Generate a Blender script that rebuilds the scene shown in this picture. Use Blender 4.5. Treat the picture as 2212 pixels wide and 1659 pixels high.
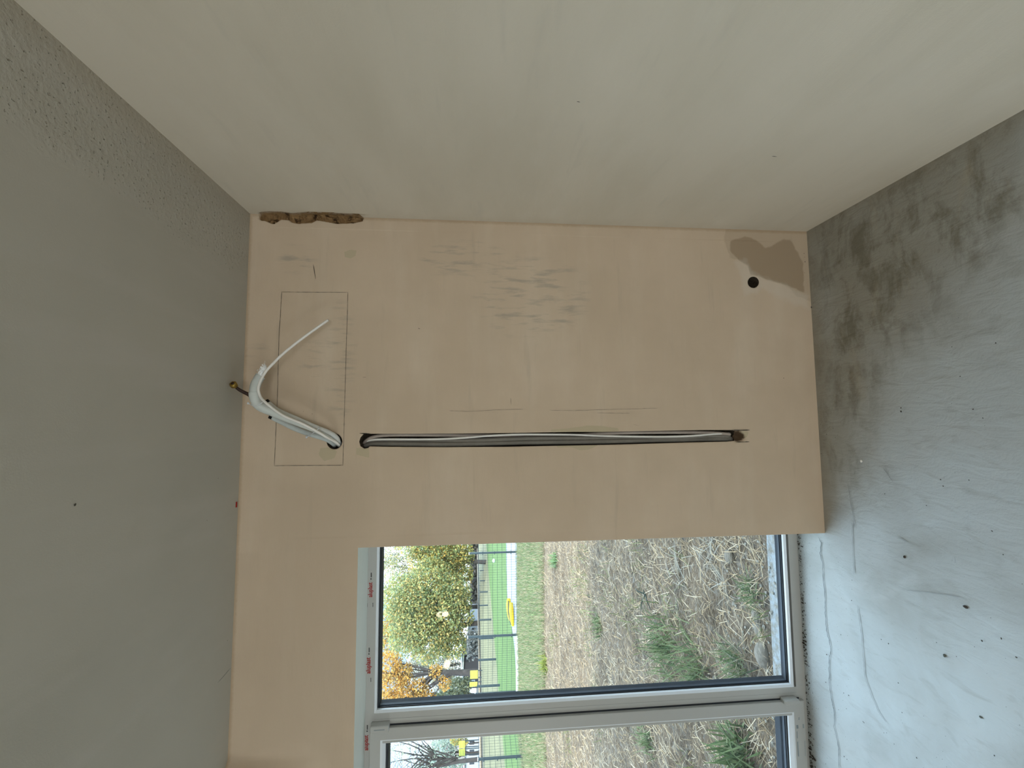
import bpy, math, random
import numpy as np
from mathutils import Vector, Matrix
random.seed(7); rng = np.random.default_rng(7)
C = bpy.context.scene.collection
for o in list(bpy.data.objects): bpy.data.objects.remove(o)

# ---------------------------------------------------------------- camera (a phone held on its side, rolled 90 degrees)
FPX = 932.971; YAW, PIT = 0.0773, -0.0847
CAM = np.array([-0.9319, -1.9951, 1.6782])
cyw, syw, cp, sp = math.cos(YAW), math.sin(YAW), math.cos(PIT), math.sin(PIT)
FW = np.array([syw*cp, cyw*cp, sp]); RT = np.array([cyw, -syw, 0.0]); UP = np.cross(RT, FW)
cd = bpy.data.cameras.new('camera'); cam = bpy.data.objects.new('camera', cd); C.objects.link(cam)
cd.sensor_width = 36; cd.lens = FPX*36/2212; cd.clip_start = 0.02; cd.clip_end = 1500
m = Matrix.Identity(4)
for i in range(3):
    m[i][0] = -UP[i]; m[i][1] = RT[i]; m[i][2] = -FW[i]; m[i][3] = CAM[i]
cam.matrix_world = m
bpy.context.scene.camera = cam
vs = bpy.context.scene.view_settings
vs.view_transform = 'Standard'; vs.look = 'None'; vs.gamma = 1; vs.use_curve_mapping = False
vs.exposure = 0.35

# ---------------------------------------------------------------- sky, sun
SKY = 5.0
w = bpy.data.worlds.new('World'); bpy.context.scene.world = w; w.use_nodes = True
nt = w.node_tree; nt.nodes.clear()
def N(nt, t, **k):
    n = nt.nodes.new(t)
    for a, b in k.items():
        if a.startswith('_'): n.inputs[a[1:].replace('_', ' ')].default_value = b
        else: setattr(n, a, b)
    return n
out = N(nt, 'ShaderNodeOutputWorld'); bg = N(nt, 'ShaderNodeBackground')
tc = N(nt, 'ShaderNodeTexCoord'); noi = N(nt, 'ShaderNodeTexNoise', _Scale=2.3, _Detail=5.0)
rmp = N(nt, 'ShaderNodeValToRGB')
rmp.color_ramp.elements[0].position = .38; rmp.color_ramp.elements[0].color = (.10, .17, .28, 1)
rmp.color_ramp.elements[1].position = .50; rmp.color_ramp.elements[1].color = (.79, .98, 1.18, 1)
mpg = N(nt, 'ShaderNodeMapping'); mpg.inputs['Location'].default_value = (3.1, 1.7, .4); nt.links.new(tc.outputs['Generated'], mpg.inputs[0]); nt.links.new(mpg.outputs[0], noi.inputs['Vector']); nt.links.new(noi.outputs['Fac'], rmp.inputs['Fac'])
nt.links.new(rmp.outputs['Color'], bg.inputs['Color']); bg.inputs['Strength'].default_value = SKY
nt.links.new(bg.outputs[0], out.inputs[0])
sl = bpy.data.lights.new('sun', 'SUN'); sl.energy = 5; sl.angle = math.radians(3); sl.color = (1, .9, .74)
so = bpy.data.objects.new('sun', sl); C.objects.link(so)
so.rotation_mode = 'QUATERNION'; so.rotation_quaternion = Vector((-.55, .72, -.50)).to_track_quat('-Z', 'Y')

def area(name, loc, size, direction, energy, color, portal=False):
    l = bpy.data.lights.new(name, 'AREA'); l.shape = 'RECTANGLE'; l.size, l.size_y = size
    l.energy = energy; l.color = color
    if portal: l.cycles.is_portal = True
    o = bpy.data.objects.new(name, l); C.objects.link(o); o.location = loc
    o.rotation_mode = 'QUATERNION'; o.rotation_quaternion = Vector(direction).to_track_quat('-Z', 'Y')
    return o
area('window_portal', (-3.0, .50, 1.08), (3.05, 2.3), (0, -1, 0), 1, (1, 1, 1), True)
area('window_portal', (-1.4, -7.2, 1.3), (2.4, 2.1), (0, 1, 0), 1, (1, 1, 1), True)
area('window_portal', (.5, -6.05, 1.6), (1.5, 1.4), (-1, 0, 0), 1, (1, 1, 1), True)
area('window_portal', (-6.45, -4.0, 1.3), (1.2, 2.1), (1, 0, 0), 1, (1, 1, 1), True)

# fill lights added in the unseen rear and left openings to brighten the room
area('rear_fill_light', (-1.4, -7.25, 1.3), (2.3, 2.0), (0, 1, 0), 45, (1, .82, .64))
area('left_fill_light', (-6.55, -4.0, 1.3), (1.15, 2.0), (1, 0, 0), 46, (1, .94, .84))

# ---------------------------------------------------------------- helpers
def at(px, py, axis, val):
    """the point on the plane axis=val that a pixel of the photograph looks at"""
    v = FW + (1659-py-829.5)/FPX*RT - (px-1106)/FPX*UP
    t = (val-CAM[axis])/v[axis]
    return CAM+t*v
def wl(px, py, y=0.0): return at(px, py, 1, y)           # on the back wall
def fl(px, py, z=0.0): return at(px, py, 2, z)           # on the floor
def tag(o, label=None, cat=None, group=None, kind=None):
    if label: o['label'] = label
    if cat: o['category'] = cat
    if group: o['group'] = group
    if kind: o['kind'] = kind
    return o
def link(name, me, mat=None, parent=None):
    o = bpy.data.objects.new(name, me); C.objects.link(o)
    if mat is not None:
        for mm in (mat if isinstance(mat, (list, tuple)) else [mat]): me.materials.append(mm)
    if parent is not None: o.parent = parent
    return o
def empty(name, loc=(0, 0, 0)):
    o = bpy.data.objects.new(name, None); C.objects.link(o); o.location = loc; o.empty_display_size = .05
    return o
class MB:
    """collects shapes into ONE mesh"""
    def __init__(s): s.v = []; s.f = []; s.smooth = []; s.m = []
    def add(s, v, f, sm=False, mi=0):
        b = len(s.v); s.v += [tuple(map(float, p)) for p in v]; s.f += [tuple(b+i for i in q) for q in f]
        s.smooth += [sm]*len(f); s.m += [mi]*len(f)
    def box(s, a, b, mi=0, bev=0):
        x0, y0, z0 = [min(a[i], b[i]) for i in range(3)]; x1, y1, z1 = [max(a[i], b[i]) for i in range(3)]
        if bev:
            e = bev; P = []
            for z, k in ((z0, 1), (z0+e, 0), (z1-e, 0), (z1, 1)):
                q = e if k else 0
                P += [(x0+e+q*0, y0+q, z), (x1-e, y0+q, z), (x1-q, y0+e, z), (x1-q, y1-e, z), (x1-e, y1-q, z), (x0+e, y1-q, z), (x0+q, y1-e, z), (x0+q, y0+e, z)]
            F = [tuple(range(7, -1, -1)), tuple(range(24, 32))]
            for r in range(3):
                for i in range(8): F.append((r*8+i, r*8+(i+1) % 8, r*8+8+(i+1) % 8, r*8+8+i))
            s.add(P, F, False, mi); return
        s.add([(x0, y0, z0), (x1, y0, z0), (x1, y1, z0), (x0, y1, z0), (x0, y0, z1), (x1, y0, z1), (x1, y1, z1), (x0, y1, z1)],
              [(0, 3, 2, 1), (4, 5, 6, 7), (0, 1, 5, 4), (1, 2, 6, 5), (2, 3, 7, 6), (3, 0, 4, 7)], False, mi)
    def tube(s, pts, rad, n=10, caps=True, sub=0, mi=0, ridge=0, ridgestep=.006):
        P = [Vector(tuple(map(float, p))) for p in pts]; R = list(rad) if hasattr(rad, '__len__') else [rad]*len(P)
        if sub:
            Q = []; RR = []
            for i in range(len(P)-1):
                p0 = P[max(i-1, 0)]; p1 = P[i]; p2 = P[i+1]; p3 = P[min(i+2, len(P)-1)]
                for k in range(sub):
                    t = k/sub
                    Q.append(.5*((2*p1)+(p2-p0)*t+(2*p0-5*p1+4*p2-p3)*t*t+(3*p1-p0-3*p2+p3)*t**3)); RR.append(R[i]*(1-t)+R[i+1]*t)
            Q.append(P[-1]); RR.append(R[-1]); P, R = Q, RR
        if ridge:
            L = [0]
            for i in range(1, len(P)): L.append(L[-1]+(P[i]-P[i-1]).length)
            tot = L[-1]; k = max(2, int(tot/(ridgestep/2))); Q = []; RR = []
            j = 0
            for i in range(k+1):
                t = tot*i/k
                while j < len(L)-2 and L[j+1] < t: j += 1
                u = (t-L[j])/max(1e-9, L[j+1]-L[j]); Q.append(P[j].lerp(P[j+1], u)); RR.append(R[j]*(1-u)+R[j+1]*u-(ridge if i % 2 else 0))
            P, R = Q, RR
        up = None; V = []; F = []
        for i, p in enumerate(P):
            d = (P[min(i+1, len(P)-1)]-P[max(i-1, 0)]).normalized()
            if up is None:
                up = Vector((0, 0, 1)) if abs(d.z) < .9 else Vector((0, 1, 0))
            a = (up-d*up.dot(d)).normalized(); b = d.cross(a); up = a
            for k in range(n):
                t = 2*math.pi*k/n; V.append(p+(a*math.cos(t)+b*math.sin(t))*R[i])
        for i in range(len(P)-1):
            for k in range(n): F.append((i*n+k, i*n+(k+1) % n, (i+1)*n+(k+1) % n, (i+1)*n+k))
        if caps: F += [tuple(range(n-1, -1, -1)), tuple((len(P)-1)*n+k for k in range(n))]
        s.add(V, F, True, mi)
    def lump(s, c, r, sub=1, jit=.25, seed=0, mi=0):
        import bmesh
        bm = bmesh.new(); bmesh.ops.create_icosphere(bm, subdivisions=sub, radius=1); rr = random.Random(seed)
        V = [(c[0]+v.co.x*r[0]*(1+rr.uniform(-jit, jit)), c[1]+v.co.y*r[1]*(1+rr.uniform(-jit, jit)), c[2]+v.co.z*r[2]*(1+rr.uniform(-jit, jit))) for v in bm.verts]
        s.add(V, [tuple(v.index for v in f.verts) for f in bm.faces], False, mi); bm.free()
    def build(s, name, mat, parent=None):
        me = bpy.data.meshes.new(name); me.from_pydata(s.v, [], s.f)
        me.polygons.foreach_set('use_smooth', s.smooth); me.polygons.foreach_set('material_index', s.m); me.update()
        return link(name, me, mat, parent)
def mesh_np(name, V, F, mat, parent=None, attrs=None, col=None, smooth=False, mi=None):
    me = bpy.data.meshes.new(name); V = np.asarray(V, dtype=np.float32); F = np.asarray(F, dtype=np.int32); k = F.shape[1]
    me.vertices.add(len(V)); me.vertices.foreach_set('co', V.ravel())
    me.loops.add(F.size); me.loops.foreach_set('vertex_index', F.ravel())
    me.polygons.add(len(F)); me.polygons.foreach_set('loop_start', np.arange(0, F.size, k, dtype=np.int32))
    me.polygons.foreach_set('loop_total', np.full(len(F), k, dtype=np.int32))
    if smooth: me.polygons.foreach_set('use_smooth', np.ones(len(F), dtype=bool))
    if mi is not None: me.polygons.foreach_set('material_index', np.asarray(mi, dtype=np.int32))
    for a, d in (attrs or {}).items():
        at_ = me.attributes.new(a, 'FLOAT', 'POINT'); at_.data.foreach_set('value', np.asarray(d, dtype=np.float32))
    if col is not None:
        ca = me.attributes.new('col', 'FLOAT_COLOR', 'POINT')
        ca.data.foreach_set('color', np.concatenate([col, np.ones((len(V), 1))], 1).astype(np.float32).ravel())
    me.update(calc_edges=True); me.validate()
    return link(name, me, mat, parent)
def sdpoly(P, poly):
    """signed distance (positive inside) of points P (n,2) to a polygon"""
    P = np.asarray(P, float); poly = np.asarray(poly, float); d = np.full(len(P), 1e9); ins = np.zeros(len(P), bool)
    for i in range(len(poly)):
        a, b = poly[i-1], poly[i]; e = b-a; q = P-a
        t = np.clip((q@e)/max(e@e, 1e-12), 0, 1); d = np.minimum(d, np.hypot(*(q-t[:, None]*e).T))
        c = ((a[1] > P[:, 1]) != (b[1] > P[:, 1])) & (P[:, 0] < (b[0]-a[0])*(P[:, 1]-a[1])/((b[1]-a[1]) or 1e-12)+a[0]); ins ^= c
    return np.where(ins, d, -d)
def vnoise(P, scale, seed=0):
    """cheap value noise on 2-D points, 0..1"""
    q = np.asarray(P)/scale; i = np.floor(q).astype(np.int64); f = q-i; f = f*f*(3-2*f)
    def h(a, b):
        x = (a*374761393+b*668265263+seed*974711) & 0xffffffff; x = ((x ^ (x >> 13))*1274126177) & 0xffffffff
        return ((x ^ (x >> 16)) & 0xffff)/65535.
    a = h(i[:, 0], i[:, 1]); b = h(i[:, 0]+1, i[:, 1]); c = h(i[:, 0], i[:, 1]+1); d = h(i[:, 0]+1, i[:, 1]+1)
    return (a*(1-f[:, 0])+b*f[:, 0])*(1-f[:, 1])+(c*(1-f[:, 0])+d*f[:, 0])*f[:, 1]

# ---------------------------------------------------------------- materials
def rgb(r, g, b): return (r, g, b, 1)
def mat(name, col, rough=.6, var=.0, vscale=8, bump=0, bscale=60, metal=0, spec=.3, stretch=None):
    mt = bpy.data.materials.new(name); mt.use_nodes = True; nt = mt.node_tree; bs = nt.nodes['Principled BSDF']
    bs.inputs['Base Color'].default_value = (*col, 1); bs.inputs['Roughness'].default_value = rough
    bs.inputs['Metallic'].default_value = metal; bs.inputs['Specular IOR Level'].default_value = spec
    tc = N(nt, 'ShaderNodeTexCoord'); mp = N(nt, 'ShaderNodeMapping'); nt.links.new(tc.outputs['Object'], mp.inputs[0])
    if stretch: mp.inputs['Scale'].default_value = stretch
    if var:
        n = N(nt, 'ShaderNodeTexNoise', _Scale=vscale, _Detail=5.0); nt.links.new(mp.outputs[0], n.inputs['Vector'])
        r = N(nt, 'ShaderNodeValToRGB'); r.color_ramp.elements[0].position = .3; r.color_ramp.elements[1].position = .7
        r.color_ramp.elements[0].color = (*[c*(1-var) for c in col], 1); r.color_ramp.elements[1].color = (*[min(1, c*(1+var)) for c in col], 1)
        nt.links.new(n.outputs['Fac'], r.inputs[0]); nt.links.new(r.outputs[0], bs.inputs['Base Color'])
    if bump:
        n = N(nt, 'ShaderNodeTexNoise', _Scale=bscale, _Detail=4.0); nt.links.new(mp.outputs[0], n.inputs['Vector'])
        b = N(nt, 'ShaderNodeBump', _Strength=bump, _Distance=.01); nt.links.new(n.outputs['Fac'], b.inputs['Height']); nt.links.new(b.outputs[0], bs.inputs['Normal'])
    return mt
class Surf:
    """plaster / screed material: base colour, then masked layers"""
    def __init__(s, name, col, rough=.85, spec=.2):
        s.mt = bpy.data.materials.new(name); s.mt.use_nodes = True; s.nt = s.mt.node_tree; s.bs = s.nt.nodes['Principled BSDF']
        s.bs.inputs['Roughness'].default_value = rough; s.bs.inputs['Specular IOR Level'].default_value = spec
        s.geo = N(s.nt, 'ShaderNodeNewGeometry'); s.cur = N(s.nt, 'ShaderNodeRGB'); s.cur.outputs[0].default_value = (*col, 1); s.cur = s.cur.outputs[0]
        s.h = None
    def L(s, a, b): s.nt.links.new(a, b)
    def noise(s, scale, detail=5, stretch=(1, 1, 1), dist=0, rough=.55, off=(0, 0, 0)):
        mp = N(s.nt, 'ShaderNodeMapping'); mp.inputs['Scale'].default_value = stretch; mp.inputs['Location'].default_value = off
        s.L(s.geo.outputs['Position'], mp.inputs[0])
        n = N(s.nt, 'ShaderNodeTexNoise', _Scale=scale, _Detail=float(detail), _Distortion=float(dist), _Roughness=rough); s.L(mp.outputs[0], n.inputs['Vector'])
        return n.outputs['Fac']
    def rng(s, x, a, b, c=0., d=1.):
        n = N(s.nt, 'ShaderNodeMapRange'); s.L(x, n.inputs[0])
        for i, q in enumerate((a, b, c, d)): n.inputs[i+1].default_value = q
        return n.outputs[0]
    def math(s, op, a, b):
        n = N(s.nt, 'ShaderNodeMath', operation=op)
        for i, q in enumerate((a, b)):
            if isinstance(q, (int, float)): n.inputs[i].default_value = q
            else: s.L(q, n.inputs[i])
        return n.outputs[0]
    def attr(s, name, edge=.002, amp=.006, nscale=70):
        """crisp ragged mask from a signed-distance attribute"""
        a = N(s.nt, 'ShaderNodeAttribute', attribute_name=name)
        k = s.math('MULTIPLY', s.math('SUBTRACT', s.noise(nscale, 6), .5), amp*2)
        return s.rng(s.math('ADD', a.outputs['Fac'], k), -edge, edge)
    def layer(s, col, mask, blend='MIX', amt=1.):
        m_ = N(s.nt, 'ShaderNodeMix', data_type='RGBA', blend_type=blend)
        if amt != 1: mask = s.math('MULTIPLY', mask, amt)
        s.L(mask, m_.inputs[0]); s.L(s.cur, m_.inputs[6]); m_.inputs[7].default_value = (*col, 1); s.cur = m_.outputs[2]
    def height(s, x, k):
        x = s.math('MULTIPLY', x, k); s.h = x if s.h is None else s.math('ADD', s.h, x)
    def done(s, dist=.003):
        s.L(s.cur, s.bs.inputs['Base Color'])
        if s.h is not None:
            b = N(s.nt, 'ShaderNodeBump', _Strength=1.0, _Distance=dist); s.L(s.h, b.inputs['Height']); s.L(b.outputs[0], s.bs.inputs['Normal'])
        return s.mt

# back wall: brown gypsum plaster, horizontal trowel marks
S = Surf('brown_plaster', (.61, .475, .345))
S.layer((.55, .425, .305), S.rng(S.noise(1.6, 4, (1, 1, 1.2)), .38, .68))
S.layer((.65, .53, .40), S.rng(S.noise(3.0, 5, (.4, 1, 2.2), off=(3, 0, 1)), .5, .75), amt=.7)
S.layer((.38, .31, .235), S.rng(S.noise(9, 6, (.22, 1, 2.2), off=(7, 0, 2)), .60, .78), amt=.40)
S.layer((.48, .37, .265), S.attr('shaded', .10, .10, 9), amt=.6)  # upper-left wall toned down, the light falloff put into the plaster colour
S.layer((.42, .32, .22), S.attr('patch_light', .004, .014, 26), amt=.55)
S.layer((.33, .24, .155), S.attr('patch_dark', .004, .012, 24), amt=.8)
S.layer((.46, .385, .25), S.attr('chip', .0015, .003, 160), amt=.75)
S.layer((.66, .60, .52), S.attr('rim', .012, .03, 22), amt=.28)
S.layer((.30, .265, .215), S.math('MULTIPLY', S.attr('smear', .03, .03, 18), S.rng(S.noise(14, 6, (2.6, 1, .5)), .50, .66)), amt=.55)
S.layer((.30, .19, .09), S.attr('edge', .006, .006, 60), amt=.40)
g = S.attr('gouge', .0015, .002, 160)
S.layer((.33, .20, .09), g); S.layer((.045, .022, .01), S.math('MULTIPLY', g, S.rng(S.noise(30, 5), .52, .64)))
S.layer((.11, .07, .04), S.attr('endcut', .003, .004, 120))
S.height(S.noise(220, 3), .12); S.height(S.noise(16, 4, (.5, 1, 2)), .5)
S.height(S.math('MULTIPLY', g, S.noise(90, 5)), 4)
M_BACK = S.done(.002)
S = Surf('shaded_cavity', (.045, .032, .02)); S.layer((.02, .014, .008), S.rng(S.noise(60, 5), .45, .65)); S.height(S.noise(120, 5), 3); M_CAV = S.done()  # near-black colour paints the shade inside the slot and holes
# right wall: smooth pale plaster with brown shading marks
S = Surf('pale_plaster', (.69, .62, .51))
S.layer((.63, .565, .455), S.rng(S.noise(2.0, 5, (1, .5, 1.6)), .42, .7))
S.layer((.50, .465, .40), S.rng(S.noise(7, 6, (1, .35, 2.2), off=(0, 2, 5)), .6, .8), amt=.35)
S.layer((.73, .675, .58), S.rng(S.noise(4.3, 4, (1, .5, 1.4), off=(0, 9, 3)), .58, .75), amt=.35)
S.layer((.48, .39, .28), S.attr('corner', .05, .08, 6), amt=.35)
g = S.attr('gouge', .0015, .002, 160); S.layer((.33, .20, .09), g); S.layer((.045, .022, .01), S.math('MULTIPLY', g, S.rng(S.noise(30, 5), .52, .64)))
S.height(S.noise(220, 3), .12); S.height(S.noise(9, 4, (1, .5, 2)), .8)
M_RIGHT = S.done(.002)
# ceiling: grey plaster, pitted near the right wall
S = Surf('grey_ceiling_plaster', (.48, .445, .375))
S.layer((.44, .41, .345), S.rng(S.noise(1.7, 4, (1, .7, 1)), .4, .7))
S.layer((.52, .48, .42), S.rng(S.noise(3, 4, (2.5, .35, 1), off=(4, 4, 0)), .52, .75), amt=.6)
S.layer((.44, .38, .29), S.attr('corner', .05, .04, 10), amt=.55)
pit = S.math('MULTIPLY', S.attr('pits', .05, .12, 8), S.rng(S.noise(110, 3, rough=.4), .66, .70)); S.layer((.32, .28, .22), pit, amt=.6)
S.height(pit, -2); S.height(S.noise(220, 3), .12); S.height(S.noise(7, 3), .7); S.height(S.math('MULTIPLY', S.attr('pits', .05, .12, 8), S.noise(60, 4)), 2)
M_CEIL = S.done(.002)
# floor: cement screed
S = Surf('cement_screed', (.515, .55, .555), .8, .25)
S.layer((.39, .395, .375), S.rng(S.noise(1.5, 5, dist=.6), .40, .66))
S.layer((.52, .535, .53), S.rng(S.noise(4.5, 6, (1, .6, 1), dist=1, off=(5, 1, 0)), .52, .74), amt=.6)
S.layer((.33, .33, .31), S.rng(S.noise(22, 6, (1, .35, 1), dist=.8), .56, .74), amt=.45)
S.layer((.31, .255, .175), S.attr('dust', .05, .04, 14), amt=.55)
dm = S.attr('dark_mottle', .14, .18, 4)  # darker mottled brown over the back right corner of the floor
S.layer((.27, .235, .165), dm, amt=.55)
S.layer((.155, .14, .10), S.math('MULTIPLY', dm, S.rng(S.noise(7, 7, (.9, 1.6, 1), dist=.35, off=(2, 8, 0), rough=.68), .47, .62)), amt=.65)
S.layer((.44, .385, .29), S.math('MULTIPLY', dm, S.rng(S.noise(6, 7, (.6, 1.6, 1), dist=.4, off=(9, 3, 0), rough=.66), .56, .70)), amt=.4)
S.layer((.15, .14, .12), S.math('MULTIPLY', S.attr('dirt', .03, .05, 12), S.rng(S.noise(130, 3), .60, .66)), amt=.7)
S.layer((.62, .65, .65), S.attr('smooth', .02, .05, 10), amt=.22)
S.height(S.noise(150, 4), .35); S.height(S.noise(24, 5, (1, .35, 1), dist=.8), 2.2); S.height(S.noise(5, 3), 2)
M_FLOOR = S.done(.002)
M_SOFFIT = mat('white_reveal', (.80, .82, .76), .6, .04, 4)
M_WHITE = mat('white_pvc', (.42, .41, .38), .28, .015, 5, spec=.5)
M_WHITE2 = mat('white_pvc_bead', (.72, .74, .76), .3, spec=.5)
M_GASK = mat('black_gasket', (.006, .009, .014), .45, spec=.5)
M_ANTH = mat('anthracite_cladding', (.004, .008, .014), .7, .1, 8, spec=.25)
M_SPACER = mat('spacer_bar', (.02, .028, .04), .6, .1, 8)
M_LINE = mat('pencil', (.05, .045, .04), .9)
M_RED = mat('red_print', (.30, .008, .006), .5); M_BLK = mat('black_print', (.03, .03, .03), .5)
M_GREYP = mat('grey_print', (.22, .26, .27), .5)
M_WPIPE = mat('white_insulation', (.66, .66, .62), .55, .05, 25, .25, 200)
M_GPIPE = mat('grey_insulation', (.47, .50, .48), .6, .12, 14, .35, 60)
M_CABLE = mat('white_cable', (.80, .76, .70), .4, .04, 20)
M_HOSE = mat('pale_grey_hose', (.60, .62, .58), .45, .03, 30)
M_DPIPE = mat('dusty_grey_pipe', (.20, .18, .15), .6, .15, 10, .3, 80)
M_PPIPE = mat('dusty_pink_pipe', (.40, .33, .28), .55, .12, 10, .3, 80)
M_HOLE = mat('dark_end', (.008, .007, .006), .9)
M_BRN = mat('dark_brown_tube', (.035, .016, .010), .5, .4, 30)
M_BRASS = mat('brass', (.38, .25, .06), .35, .15, 40, metal=.8)
M_FOIL = mat('aluminium_foil', (.97, .97, .95), .3, metal=.0, spec=1.0)
M_BULB = None

def glass_mat(name, tint=(.93, .96, .95)):
    mt = bpy.data.materials.new(name); mt.use_nodes = True; nt = mt.node_tree; nt.nodes.clear()
    o = N(nt, 'ShaderNodeOutputMaterial'); mx = N(nt, 'ShaderNodeMixShader'); tr = N(nt, 'ShaderNodeBsdfTransparent'); gl = N(nt, 'ShaderNodeBsdfGlossy', _Roughness=0.0)
    fr = N(nt, 'ShaderNodeFresnel', _IOR=1.5); tr.inputs[0].default_value = (*tint, 1)
    nt.links.new(fr.outputs[0], mx.inputs[0]); nt.links.new(tr.outputs[0], mx.inputs[1]); nt.links.new(gl.outputs[0], mx.inputs[2]); nt.links.new(mx.outputs[0], o.inputs[0])
    return mt
M_GLASS = glass_mat('window_glass')
def colmat(name, rough=.8, transl=0., bump=0):
    mt = bpy.data.materials.new(name); mt.use_nodes = True; nt = mt.node_tree; bs = nt.nodes['Principled BSDF']; bs.inputs['Roughness'].default_value = rough
    bs.inputs['Specular IOR Level'].default_value = .15
    a = N(nt, 'ShaderNodeAttribute', attribute_name='col'); nt.links.new(a.outputs['Color'], bs.inputs['Base Color'])
    if transl:
        t = N(nt, 'ShaderNodeBsdfTranslucent'); nt.links.new(a.outputs['Color'], t.inputs[0]); mx = N(nt, 'ShaderNodeMixShader', _Fac=transl)
        o = nt.nodes['Material Output']; nt.links.new(bs.outputs[0], mx.inputs[1]); nt.links.new(t.outputs[0], mx.inputs[2]); nt.links.new(mx.outputs[0], o.inputs[0])
    return mt
M_LEAF = colmat('leaves', .6, .4); M_BLADE = colmat('blades', .7, .25); M_BARK = mat('bark', (.045, .04, .04), .9, .4, 3)

# ================================================================ THE ROOM
H = 2.7; RX0, RY0 = -6.3, -7.0                     # ceiling height, far left wall, rear wall (both out of view)
OX0, OX1, OZ = -4.50, -1.498, 2.191                # terrace door opening in the back wall, unseen left end widened for more light
FY = .1875                                         # inner face of the window frame

def spaced(a, b, st): return list(np.linspace(a, b, max(2, int(round((b-a)/st))+1)))
def axis_pts(*segs):
    r = []
    for a, b, st in segs: r += spaced(a, b, st)[(1 if r else 0):]
    return np.array(r)
def pw(pts, y=0.0): return np.array([wl(px, py, y)[[0, 2]] for px, py in pts])

# ---- holes and marks in the back wall, outlines read off the photograph and laid on the wall plane
slot = pw([(786,937),(900,937),(1060,936),(1180,934),(1240,933),(1300,933),(1400,931),(1520,929),(1580,929),(1589,931),(1592,940),(1588,952),(1570,954),(1480,956),(1380,959),(1300,961),(1200,963),(1100,965),(960,966),(830,965),(799,964),(795,968),(787,969),(779,964),(776,954),(779,945)])
def circ(px, py, r, n=26, ex=1): return [(px+r*math.cos(2*math.pi*i/n), py+r*ex*math.sin(2*math.pi*i/n)) for i in range(n)]
holes = [slot, pw(circ(722.5, 953.5, 17)), pw(circ(1627, 610, 12.2))]
c8 = lambda L: [(535+a/8.35, 440+b/8.35) for a, b in L]
gpix = c8([(225,160),(380,145),(600,150),(800,180),(1100,155),(1400,160),(1700,180),(1950,190),(2090,250),(2060,310),(1900,345),(1600,355),(1450,325),(1240,290),(1150,340),(880,355),(790,330),(740,290),(600,280),(470,360),(420,350),(310,300),(240,300),(200,260)])
gouge = pw(gpix); attr_end = gend = pw([(1586,930),(1600,931),(1609,938),(1610,946),(1604,952),(1590,954),(1584,940)])
c6 = lambda L: [(1520+a/6.9125, 440+b/6.9125) for a, b in L]
p_light = pw(c6([(330,380),(310,560),(350,700),(400,810),(520,840),(640,900),(670,980),(690,1070),(830,1090),(950,1150),(1150,1180),(1300,1290),(1400,1380),(1600,1450),(1640,300),(1490,380)]))
p_dark = pw(c6([(390,560),(600,490),(750,530),(920,660),(1010,640),(1200,530),(1300,540),(1400,720),(1490,900),(1500,1320),(1250,1220),(950,1130),(700,1050),(660,930),(480,810),(400,700)]))
chips = [pw(q) for q in ([(1187,933),(1192,928),(1230,925),(1270,919),(1300,920),(1335,925),(1338,931),(1280,936)], [(1200,960),(1205,967),(1235,966),(1253,973),(1272,971),(1290,963),(1290,959)],
        [(743,544),(757,539),(770,541),(768,552),(757,558),(745,555)], [(770,968),(797,967),(798,989),(769,982)], [(1596,930),(1618,932),(1614,944),(1608,948),(1600,938)], [(692,968),(715,966),(728,975),(722,990),(700,996),(688,982)])]
rimp = pw([(1590,565),(1608,560),(1626,585),(1650,600),(1690,612),(1745,640),(1748,665),(1700,650),(1650,625),(1610,640),(1600,600)])
smears = [pw(circ(675, 775, 26, ex=1.5)), pw(circ(640, 560, 40, ex=.6)), pw(circ(735, 780, 26, ex=5)), pw(circ(1150, 640, 120, ex=.7)), pw(circ(560, 770, 18, ex=1.2)), pw(circ(1000, 560, 90, ex=.4))]
shaded = pw([(560,1010),(790,1010),(810,1060),(800,1150),(775,1659),(500,1659)])

X = axis_pts((RX0, -4.2, .1), (-4.2, OX0, .03), (OX0, OX1, .012), (OX1, -.07, .005), (-.07, .03, .0025))
Z = axis_pts((0, OZ, .0062), (OZ, H, .0042))
XX, ZZ = np.meshgrid(X, Z, indexing='ij'); P2 = np.stack([XX.ravel(), ZZ.ravel()], 1); nx, nz = XX.shape
idx = np.arange(nx*nz).reshape(nx, nz)
F = np.stack([idx[:-1, :-1].ravel(), idx[1:, :-1].ravel(), idx[1:, 1:].ravel(), idx[:-1, 1:].ravel()], 1)
cen = P2[F].mean(1)
keep = ~((cen[:, 0] > OX0) & (cen[:, 0] < OX1) & (cen[:, 1] < OZ))
V2 = P2.copy(); cav = []
for hp in holes:
    lo, hi = hp.min(0)-.03, hp.max(0)+.03
    near = (cen[:, 0] > lo[0]) & (cen[:, 0] < hi[0]) & (cen[:, 1] > lo[1]) & (cen[:, 1] < hi[1])
    s_ = np.full(len(F), -1.); s_[near] = sdpoly(cen[near], hp); kill = s_ > 0
    vk = np.unique(F[kill]); vo = np.unique(F[keep & ~kill & near]); rim = np.intersect1d(vk, vo)
    p = V2[rim]; s0 = sdpoly(p, hp); e = 1e-4                       # snap the rim onto the outline
    gx = (sdpoly(p+[e, 0], hp)-sdpoly(p-[e, 0], hp))/(2*e); gz = (sdpoly(p+[0, e], hp)-sdpoly(p-[0, e], hp))/(2*e)
    V2[rim] = p-np.stack([gx, gz], 1)*s0[:, None]*.97; keep &= ~kill
    cav.append(kill)
Y = np.zeros(len(V2))
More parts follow.
